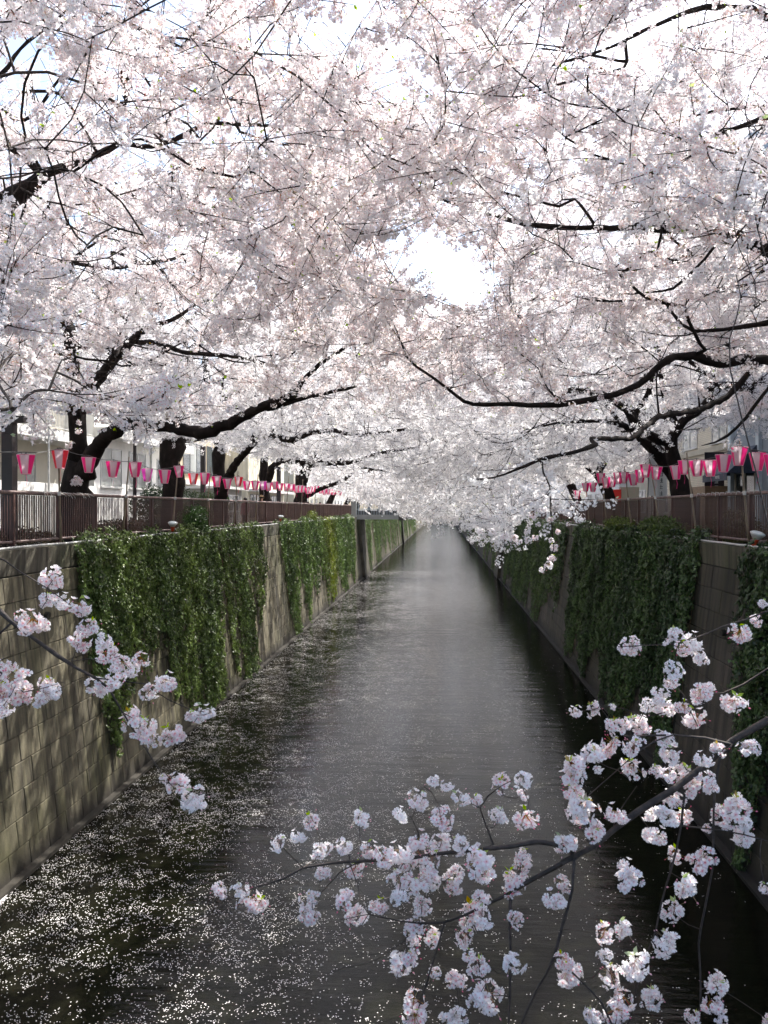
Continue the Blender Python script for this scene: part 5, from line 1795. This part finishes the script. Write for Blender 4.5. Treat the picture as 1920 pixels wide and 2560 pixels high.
# left: white low building with sliding windows
B = building('white plastered house with sliding windows seen between the first and second left trees', 'house')
XB = -16.3
b = MB(); b.box(-28, XB, 37.9, 50.6, ZG, 14.0); b.build('wall', MAT['white'], B)
for (y0, y1) in ((38.6, 41.2), (42.2, 44.6)):
    window(B, -1, XB, y0, y1, 7.82, 9.75, 2, 'curtain')
window(B, -1, XB, 46.4, 49.2, 7.9, 9.6, 2, 'glass')
for (y0, y1) in ((39, 41.5), (43, 45.5), (47, 49.5)):
    window(B, -1, XB, y0, y1, 11.2, 12.9, 2, 'glass')
balcony(B, -1, XB, 37.9, 50.6, 10.6, 0.9, True, 'white')
b = MB(); b.box(-28.1, XB + .5, 37.7, 50.8, 14.0, 14.25); b.build('roof', MAT['white'], B)
b = MB(); b.tube([(XB + 0.06, 45.4, ZG), (XB + 0.06, 45.4, 14)], 0.05, 8); b.build('downpipe', MAT['white_metal'], B)

# left: tan building
B = building('tan coloured building with a glazed upper window behind the third left tree')
XC = -16.6
b = MB(); b.box(-30, XC, 51.4, 62.5, ZG, 15.0); b.build('wall', MAT['tan'], B)
window(B, -1, XC, 52.2, 56.6, 9.1, 11.2, 3, 'glass', 'dframe'); window(B, -1, XC, 57.6, 61.6, 9.1, 11.2, 3, 'glass', 'dframe')
window(B, -1, XC, 52.2, 56.6, 12.3, 14.1, 3, 'glass', 'dframe'); window(B, -1, XC, 57.6, 61.6, 12.3, 14.1, 3, 'glass', 'dframe')
b = MB(); b.box(XC, XC + 0.5, 51.4, 62.5, 8.3, 8.6); b.build('ledge', MAT['white'], B)
for y in (53, 57, 60):
    b = MB(); b.box(XC + .003, XC + 0.05, y, y + 1.8, ZG, 7.9); b.build('door', MAT['wood'], B)
# left: pale clad building
B = building('low building clad in pale vertical sheeting with a dark shopfront below, left bank')
b = MB(); b.box(-26, -15.0, 63.2, 78, ZG, 11.6); b.build('wall', MAT['clad'], B)
for i in range(24):
    y = 63.3 + i * 0.6
    b = MB(); b.box(-15.0, -14.95, y, y + 0.5, 8.5, 11.5); b.build('cladding_board', MAT['clad'], B)
b = MB(); b.box(-14.99, -14.0, 63.2, 78, 8.1, 8.3); b.build('canopy', MAT['white'], B)
for y in (64, 68, 72):
    window(B, -1, -15.0, y, y + 3.2, ZG + .5, 7.9, 3, 'glass', 'dframe')

# right: blue-grey building with awning
XD = 12.4
B = building('tall blue grey building with pale pilasters at the right picture edge')
b = MB(); b.box(XD, 26, 22, 36.6, ZG, 22); b.build('wall', MAT['blue'], B)
for y in (36.25, 33.1, 29.6, 26.0):
    b = MB(); b.box(XD - 0.14, XD - .002, y, y + 0.33, ZG, 22); b.build('pilaster', MAT['bluelight'], B)
for y in (33.7, 30.3):
    for z in (12.6, 16.0):
        window(B, 1, XD, y, y + 2.0, z, z + 2.0, 2, 'glass', 'dframe')
# round arched doorway
arc = MB()
pts = [(XD - .06, 30.9 + 1.5 * math.cos(a), 10.2 + 1.5 * math.sin(a)) for a in np.linspace(0, math.pi, 16)]
arc.tube(pts, 0.09, 6); arc.build('arch_moulding', MAT['orange'], B)
dd = MB(); dd.add([(XD - .004, 29.4, ZG), (XD - .004, 32.4, ZG)] + [(XD - .004, 30.9 + 1.5 * math.cos(a), 10.2 + 1.5 * math.sin(a)) for a in np.linspace(0, math.pi, 16)], [tuple([0] + list(range(17, 1, -1)) + [1])])
dd.build('arched_door', MAT['beige'], B)
b = MB(); b.box(XD - 0.05, XD - .003, 33.5, 36.1, ZG, 8.2); b.build('shop_glazing', MAT['glass'], B)
for y in (33.6, 34.7, 35.8):
    b = MB(); b.box(XD - 0.09, XD - .051, y, y + 0.09, ZG, 8.2); b.build('shop_mullion', MAT['beige'], B)

A_ = empty('awning', (XD - .14, 34.8, 8.6), label='navy canvas shop awning with small white lettering below the blue grey building', cat='awning')
b = MB()
y0, y1 = -1.55, 1.45
ztop, zbot = 0.65, -0.45
b.add([(0, y0, ztop), (0, y1, ztop), (-1.15, y1, zbot), (-1.15, y0, zbot), (-1.13, y0, zbot), (-1.13, y1, zbot), (0, y1, ztop - .03), (0, y0, ztop - .03)], [(0, 1, 2, 3), (4, 5, 6, 7)])
b.add([(0, y0, ztop), (-1.15, y0, zbot), (0, y0, zbot)], [(0, 1, 2)]); b.add([(0, y1, ztop), (-1.15, y1, zbot), (0, y1, zbot)], [(0, 1, 2)])
b.build('canopy', MAT['navy'], A_)
b = MB(); b.box(-1.16, -1.14, y0, y1, zbot - 0.28, zbot); b.build('valance', MAT['navy'], A_)


def text_obj(txt, loc, rot, size, mat, parent, name='lettering', ext=0.004):
    c = bpy.data.curves.new(name, 'FONT')
    c.body = txt
    c.size = size
    c.extrude = ext
    c.align_x = 'CENTER'
    c.align_y = 'CENTER'
    o = bpy.data.objects.new(name, c)
    dg = bpy.context.evaluated_depsgraph_get()
    SC.collection.objects.link(o)
    dg = bpy.context.evaluated_depsgraph_get()
    me = bpy.data.meshes.new_from_object(o.evaluated_get(dg))
    bpy.data.objects.remove(o)
    me.materials.clear(); me.materials.append(mat)
    m = bpy.data.objects.new(name, me)
    m.location, m.rotation_euler = loc, rot
    return link(m, parent)


text_obj('HOTEL', (-1.17, -0.5, zbot - 0.13), (math.pi / 2, 0, -math.pi / 2), 0.17, MAT['sign_white'], A_)

# right: beige tiled building with bay window
B = building('beige tiled building with a pale bay window behind the right bank Y shaped tree')
XE = 12.5
b = MB(); b.box(XE, 26, 37.0, 47.0, ZG, 16.0); b.build('wall', MAT['tile'], B)
b = MB(); b.box(XE - .12, XE - .002, 37.0, 47.0, 9.35, 9.6); b.build('cornice', MAT['beige'], B)
window(B, 1, XE, 37.4, 39.4, 9.75, 11.15, 2, 'curtain'); window(B, 1, XE, 41.6, 44.0, 9.75, 11.15, 2, 'curtain'); window(B, 1, XE, 37.4, 39.4, 12.4, 14.0, 2, 'glass')
window(B, 1, XE, 41.6, 44.0, 12.4, 14.0, 2, 'glass')
b = MB(); b.box(XE - 1.0, XE - .01, 37.2, 40.5, ZG, 7.75); b.build('porch', MAT['wood'], B)
b = MB(); b.box(XE - 1.02, XE - 1.002, 38.0, 39.6, ZG, 7.3); b.build('door', MAT['sign_black'], B)

S = empty('banner_sign', (XE - 0.5, 37.55, 8.2), label='black vertical banner sign with white characters beside the tiled building', cat='sign')
b = MB(); b.box(-0.42, 0.42, -0.05, 0.0, -0.75, 1.05); b.build('board', MAT['sign_black'], S)


def glyph(mb, cx, cz, s, seed, y=-0.055, t=0.012):
    """small brush-like character built of a few bars"""
    g_ = random.Random(seed)
    for k in range(g_.randint(2, 3)):
        z = cz + s * (-0.38 + 0.38 * k + g_.uniform(-.05, .05)); w = s * g_.uniform(0.28, 0.45)
        mb.box(cx - w, cx + w, y - t * .5, y, z - s * .05, z + s * .05)
    for k in range(g_.randint(1, 2)):
        x = cx + s * g_.uniform(-.25, .25)
        mb.box(x - s * .05, x + s * .05, y - t, y - t * .5 - .001, cz - s * .42, cz + s * .42)


for k in range(6):
    b = MB(); glyph(b, 0.08, 0.88 - k * 0.28, 0.19, 30 + k); b.build('character', MAT['sign_white'], S)
S = empty('street_banner', (P(1650, 1212, 30).x, 30, 8.0), label='white vertical street banner with dark characters left of the Y shaped tree', cat='sign')
b = MB(); b.box(-0.24, 0.24, -0.01, 0.01, -0.95, 0.62); b.build('cloth', MAT['sign_white'], S)
b = MB(); b.tube([(-0.28, 0, -2.38), (-0.28, 0, 0.7)], 0.02, 6); b.build('pole', MAT['post'], S)
for k in range(6):
    b = MB(); glyph(b, 0.03, 0.45 - k * 0.23, 0.18, 50 + k, -0.012); b.build('character', MAT['ink'], S)
S = empty('street_banner', (P(1634, 1205, 29).x, 29, 7.9), label='plain pale leaning banner between two lantern poles on the right bank', cat='sign')
b = MB(); b.add([(-0.2, 0, -0.7), (0.2, 0, -0.7), (0.25, 0.02, 0.6), (-0.1, 0.02, 0.75)], [(0, 1, 2, 3)]); b.add([(-0.2, .02, -0.7), (0.2, .02, -0.7), (0.25, 0.04, 0.6), (-0.1, 0.04, 0.75)], [(3, 2, 1, 0)]); b.build('cloth', MAT['sign_white'], S)
b = MB(); b.tube([(-0.24, 0, -2.28), (-0.14, 0.02, 0.85)], 0.018, 6); b.build('pole', MAT['post'], S)
q = P(1537, 1232, 36)
S = empty('vending_box', (q.x, 36, ZG), label='bright red box cabinet with a pale front panel behind the right fence', cat='box')
b = MB(); b.box(-0.12, 0.2, -0.3, 0.3, 0, 1.95); b.build('cabinet', MAT['sign_red'], S)
b = MB(); b.box(0.22, 0.95, -0.3, 0.2, 0, 2.05); b.build('front_panel', MAT['beige'], S)
# more buildings
def plain_block(side, x, y0, y1, h, wall_m, lab, fl=3.0):
    B = building(lab)
    x2 = x - 14 if side < 0 else x + 14
    b = MB(); b.box(min(x, x2), max(x, x2), y0, y1, ZG, ZG + h); b.build('wall', MAT[wall_m], B)
    b = MB(); b.box(min(x, x2) - .15, max(x, x2) + .15, y0 - .15, y1 + .15, ZG + h, ZG + h + 0.3); b.build('parapet', MAT['concrete'], B)
    z = ZG + 0.9
    while z + 2 < ZG + h:
        y = y0 + 0.8
        while y + 2 < y1:
            window(B, side, x, y, y + 1.9, z, z + 1.5, 2, 'glass')
            y += 3.4
        z += fl


B = building('pale block of flats closing the far end of the canal')
b = MB(); b.box(-30, 25, 640, 660, -0.5, 26); b.build('wall', MAT['beige'], B)
for k in range(12):
    for z in (8, 12, 16, 20):
        b = MB(); b.box(-27 + k * 4.2, -24.6 + k * 4.2, 639.8, 639.99, z, z + 2); b.build('window', MAT['glass'], B)
plain_block(1, 13.5, 48.5, 60, 9, 'beige', 'beige block of flats behind the middle right bank trees')
plain_block(1, 13.0, 62, 76, 12, 'white', 'white block of flats near the far bridge on the right bank')
plain_block(-1, -15.5, 86, 104, 12, 'beige', 'beige block just past the bridge on the left bank')
plain_block(1, 13.0, 86, 104, 10, 'cream', 'cream block just past the bridge on the right bank')
plain_block(-1, -15.5, 108, 130, 14, 'white', 'white block further past the bridge on the left bank')
plain_block(1, 13.0, 108, 130, 12, 'tan', 'tan block further past the bridge on the right bank')
q = P(700, 1225, 44)
B = building('small grey kiosk with flat pale roof behind the left fence', 'kiosk')
b = MB(); b.box(-15.5, -12.6, 46, 51.5, ZG, 7.9); b.build('wall', MAT['concrete'], B)
b = MB(); b.box(-15.7, -12.2, 45.8, 51.7, 7.9, 8.05); b.build('roof', MAT['white'], B)
window(B, -1, -12.6, 47, 50.5, 6.6, 7.6, 3, 'glass')

# ------------------------------------------------------------------ bridges
def bridge(Y, lab, low=5.72, dk=0.85):
    r = empty('footbridge', (0, Y, 0), label=lab, cat='bridge', group='bridges across the canal')
    b = MB(); b.box(-8.9, 6.8, 0, 5, low, low + 0.45); b.build('deck', MAT['concrete'], r)
    b = MB(); b.box(-8.9, 6.8, 0.25, 4.75, low + .45, low + dk); b.build('kerb', MAT['brownsteel'], r)
    for yy in (0.15, 4.8):
        b = MB(); b.tube([(-8.9, yy, low + 1.95), (6.8, yy, low + 1.95)], 0.05, 8); b.tube([(-8.9, yy, low + 1.0), (6.8, yy, low + 1.0)], 0.03, 6); b.build('handrail', MAT['bluelight'], r)
        bb = MB()
        x = -8.8
        while x < 6.8:
            bb.box(x, x + 0.03, yy - .015, yy + .015, low + 0.45, low + 1.95); x += 0.16
        bb.build('balusters', MAT['bluelight'], r)['kind'] = 'stuff'
    for s in (-1, 1):
        fx = xl if s < 0 else xr
        b = MB()
        b.hexa([(fx(0) - s * .3, 0.0, 0), (fx(0) + s * .1, 0.0, 0), (fx(0) + s * .1, 5.0, 0), (fx(0) - s * .3, 5.0, 0),
                (fx(low) - s * .35, 0.0, low - .002), (fx(low) + s * .1, 0.0, low - .002), (fx(low) + s * .1, 5.0, low - .002), (fx(low) - s * .35, 5.0, low - .002)])
        b.build('abutment', MAT['cope'], r)
        b = MB(); b.box(min(fx(low), fx(low) + s * .5), max(fx(low), fx(low) + s * .5), -.45, -.05, ZC, 7.5); b.build('end_pillar', MAT['concrete'], r)
    for x in (-4.2, -0.2, 3.4):
        b = MB(); b.box(x, x + 0.75, -0.12, -0.002, low - .1, low + dk + .2); b.build('sign_box', MAT['brownsteel'], r)


bridge(80.5, 'grey footbridge with pale blue railings crossing under the blossoms')
bridge(163, 'small far bridge glimpsed low over the water beyond the first one')

# ------------------------------------------------------------------ shrubs behind the fences
def shrub(c, rx, ry, rz_, n, lab, col, name='shrub', stem=True):
    rg = np.random.default_rng(int(abs(c[0] * 100 + c[1] * 10)))
    u = rg.normal(0, 1, (n, 3)); u /= np.linalg.norm(u, axis=1)[:, None]
    q = rg.random(n) ** 0.35
    lum = 1 + 0.18 * np.sin(u[:, 0] * 5 + 1) * np.sin(u[:, 2] * 6 + u[:, 1] * 4)
    pos = np.stack([c[0] + u[:, 0] * rx * q * lum, c[1] + u[:, 1] * ry * q * lum, c[2] + rz_ + u[:, 2] * rz_ * q * lum], 1)
    pos[:, 2] = np.maximum(pos[:, 2], c[2] + 0.05)
    r = empty(name, c, label=lab, cat='shrub' if name == 'shrub' else 'hedge', group='shrubs behind the fences')
    tint = np.array(col)[None] * (0.6 + 0.8 * rg.random((n, 1)))
    scatter('foliage', 'shrub', pos, rg.uniform(-3, 3, (n, 3)), rg.uniform(.8, 1.5, n), r, tint=tint, mat=MAT['leaf'], loc=c)
    b = MB()
    for k in range(5):
        a = k * 1.25
        b.tube([(0.05 * math.cos(a), .05 * math.sin(a), 0), (rx * .4 * math.cos(a), ry * .4 * math.sin(a), rz_ * 1.1)], [0.02, 0.008], 5)
    b.build('stem', MAT['bark'], r)


shrub((P(410, 1200, 32).x, 32, ZG), 1.2, 1.8, 1.05, 2200, 'dark green rounded shrub behind the left fence by the second tree', (0.03, 0.06, 0.02))
shrub((P(465, 1200, 33).x, 36, ZG), 1.0, 1.3, 0.95, 1500, 'bright green shrub right of the second left tree', (0.06, 0.1, 0.025))
shrub((-8.55, 28.0, ZC - 0.1), 0.45, 1.0, 0.5, 900, 'light green bush growing through the left fence above the broad ivy', (0.06, 0.12, 0.03))
shrub((-8.6, 53.5, ZC - 0.1), 0.45, 1.4, 0.4, 700, 'small yellow green bush on the coping above the yellow ivy streak', (0.16, 0.2, 0.03))
shrub((-9.3, 23.5, ZG), 0.5, 2.5, 0.42, 1200, 'low olive brown hedge behind the near left fence', (0.07, 0.06, 0.03), 'hedge')
shrub((-9.3, 16.5, ZG), 0.4, 3.0, 0.36, 1200, 'low dry brown hedge at the foot of the near left fence', (0.09, 0.07, 0.045), 'hedge')
shrub((7.1, 20.6, ZG), 0.35, 1.3, 0.55, 900, 'sunlit olive hedge behind the right fence beside the lamp', (0.12, 0.12, 0.045), 'hedge')
shrub((7.1, 17.6, ZG), 0.35, 1.3, 0.5, 900, 'sunlit brownish hedge at the near end of the right fence', (0.12, 0.1, 0.06), 'hedge')
shrub((6.5, 25.0, ZC - .1), 0.4, 2.2, 0.32, 1100, 'bright green bush creeping up the right fence before the Y shaped tree', (0.09, 0.14, 0.03))
shrub((6.5, 30.5, ZC - .1), 0.4, 2.2, 0.3, 1000, 'yellow green bush on the right coping beyond the Y shaped tree', (0.12, 0.17, 0.03))


# ------------------------------------------------------------------ passers-by behind the left fence
def person(p, lab, coat, rz, hat=None, h=1.66, bag=False):
    r = empty('person', p, label=lab, cat='person', group='people walking behind the left fence')
    r.rotation_euler = (0, 0, rz)
    k = h / 1.7
    J = {'pelvis': ((0, 0, .93), .15), 'waist': ((0, 0, 1.10), .13), 'chest': ((0, 0, 1.30), .155), 'neck0': ((0, 0, 1.43), .07), 'neck': ((0, 0.01, 1.50), .055),
         'shL': ((-.17, 0, 1.40), .065), 'elL': ((-.23, .02, 1.13), .047), 'wrL': ((-.20, .12, .90), .032), 'haL': ((-.19, .16, .83), .035),
         'shR': ((.17, 0, 1.40), .065), 'elR': ((.23, -.03, 1.13), .047), 'wrR': ((.21, .05, .89), .032), 'haR': ((.20, .08, .82), .035),
         'hiL': ((-.09, 0, .88), .1), 'knL': ((-.09, .12, .50), .065), 'anL': ((-.09, .05, .09), .045), 'toL': ((-.09, .2, .03), .035),
         'hiR': ((.09, 0, .88), .1), 'knR': ((.09, -.03, .49), .065), 'anR': ((.09, -.22, .10), .045), 'toR': ((.09, -.08, .03), .035),
         'hd0': ((0, .015, 1.56), .075), 'hd1': ((0, .02, 1.63), .088), 'hd2': ((0, .005, 1.68), .07)}
    E = [('pelvis', 'waist'), ('waist', 'chest'), ('chest', 'neck0'), ('neck0', 'neck'), ('neck', 'hd0'), ('hd0', 'hd1'), ('hd1', 'hd2'), ('chest', 'shL'), ('shL', 'elL'), ('elL', 'wrL'), ('wrL', 'haL'), ('chest', 'shR'), ('shR', 'elR'), ('elR', 'wrR'), ('wrR', 'haR'),
         ('pelvis', 'hiL'), ('hiL', 'knL'), ('knL', 'anL'), ('anL', 'toL'), ('pelvis', 'hiR'), ('hiR', 'knR'), ('knR', 'anR'), ('anR', 'toR')]
    names = list(J)
    me = bpy.data.meshes.new('body')
    me.from_pydata([tuple(c * k for c in J[n][0]) for n in names], [(names.index(a), names.index(b_)) for a, b_ in E], [])
    o = bpy.data.objects.new('body', me)
    SC.collection.objects.link(o)
    md = o.modifiers.new('skin', 'SKIN')
    for i, n in enumerate(names):
        v = me.skin_vertices[0].data[i]
        v.radius = (J[n][1] * k, J[n][1] * k * 0.8)
        v.use_root = n == 'pelvis'
    o.modifiers.new('sub', 'SUBSURF').levels = 1
    dg = bpy.context.evaluated_depsgraph_get()
    m2 = bpy.data.meshes.new_from_object(o.evaluated_get(dg))
    bpy.data.objects.remove(o)
    m2.materials.clear()
    for m in (coat, 'skin', 'trousers'): m2.materials.append(MAT[m])
    for f in m2.polygons:
        z = f.center.z / k
        f.material_index = 1 if z > 1.47 or (z < .87 and abs(f.center.x) > .16 * k) else 2 if z < 0.86 else 0
        f.use_smooth = True
    o = link(bpy.data.objects.new('body', m2), r)
    b = MB(); b.lathe([(0.088, -0.02), (0.098, 0.03), (0.085, 0.08), (0.04, 0.115), (0.005, 0.12)], (0, -0.012, 1.61 * k), 14); b.build('hair', MAT['hair'], r, smooth=True)
    b = MB(); b.lathe([(0.014, -0.014), (0.02, 0), (0.008, 0.016)], (0, 0.105, 1.60 * k), 8); b.build('nose', MAT['skin'], r, smooth=True)
    for sx in (-1, 1):
        b = MB(); b.lathe([(0.004, -.006), (0.009, 0), (0.004, .006)], (sx * .032, 0.092, 1.632 * k), 6); b.build('eye', MAT['hair'], r)
    if hat:
        b = MB(); b.lathe([(0.16, 0.045), (0.165, 0.055), (0.1, 0.065), (0.09, 0.14), (0.02, 0.15)], (0, -0.005, 1.62 * k), 16); b.build('hat', MAT[hat], r, smooth=True)


q = lambda px, X: Yat(px, X)
person((-9.6, q(613, -9.6), ZG), 'person in a pinkish coat behind the left fence near the slim black post', 'coat2', 2.8)
person((-9.3, q(654, -9.3), ZG), 'person in a tan coat and brown hat leaning by the left fence', 'coat1', -1.4, 'coat1', 1.78)
person((-9.5, q(676, -9.5), ZG), 'person in dark clothes just right of the tan coated walker', 'coat3', 0.4)
person((-10.2, q(770, -10.2), ZG), 'person in a pale coat far along the left walkway', 'coat4', 3.0)
person((-9.9, q(800, -9.9), ZG), 'person in dark clothes farthest along the left walkway', 'coat3', 0.2)
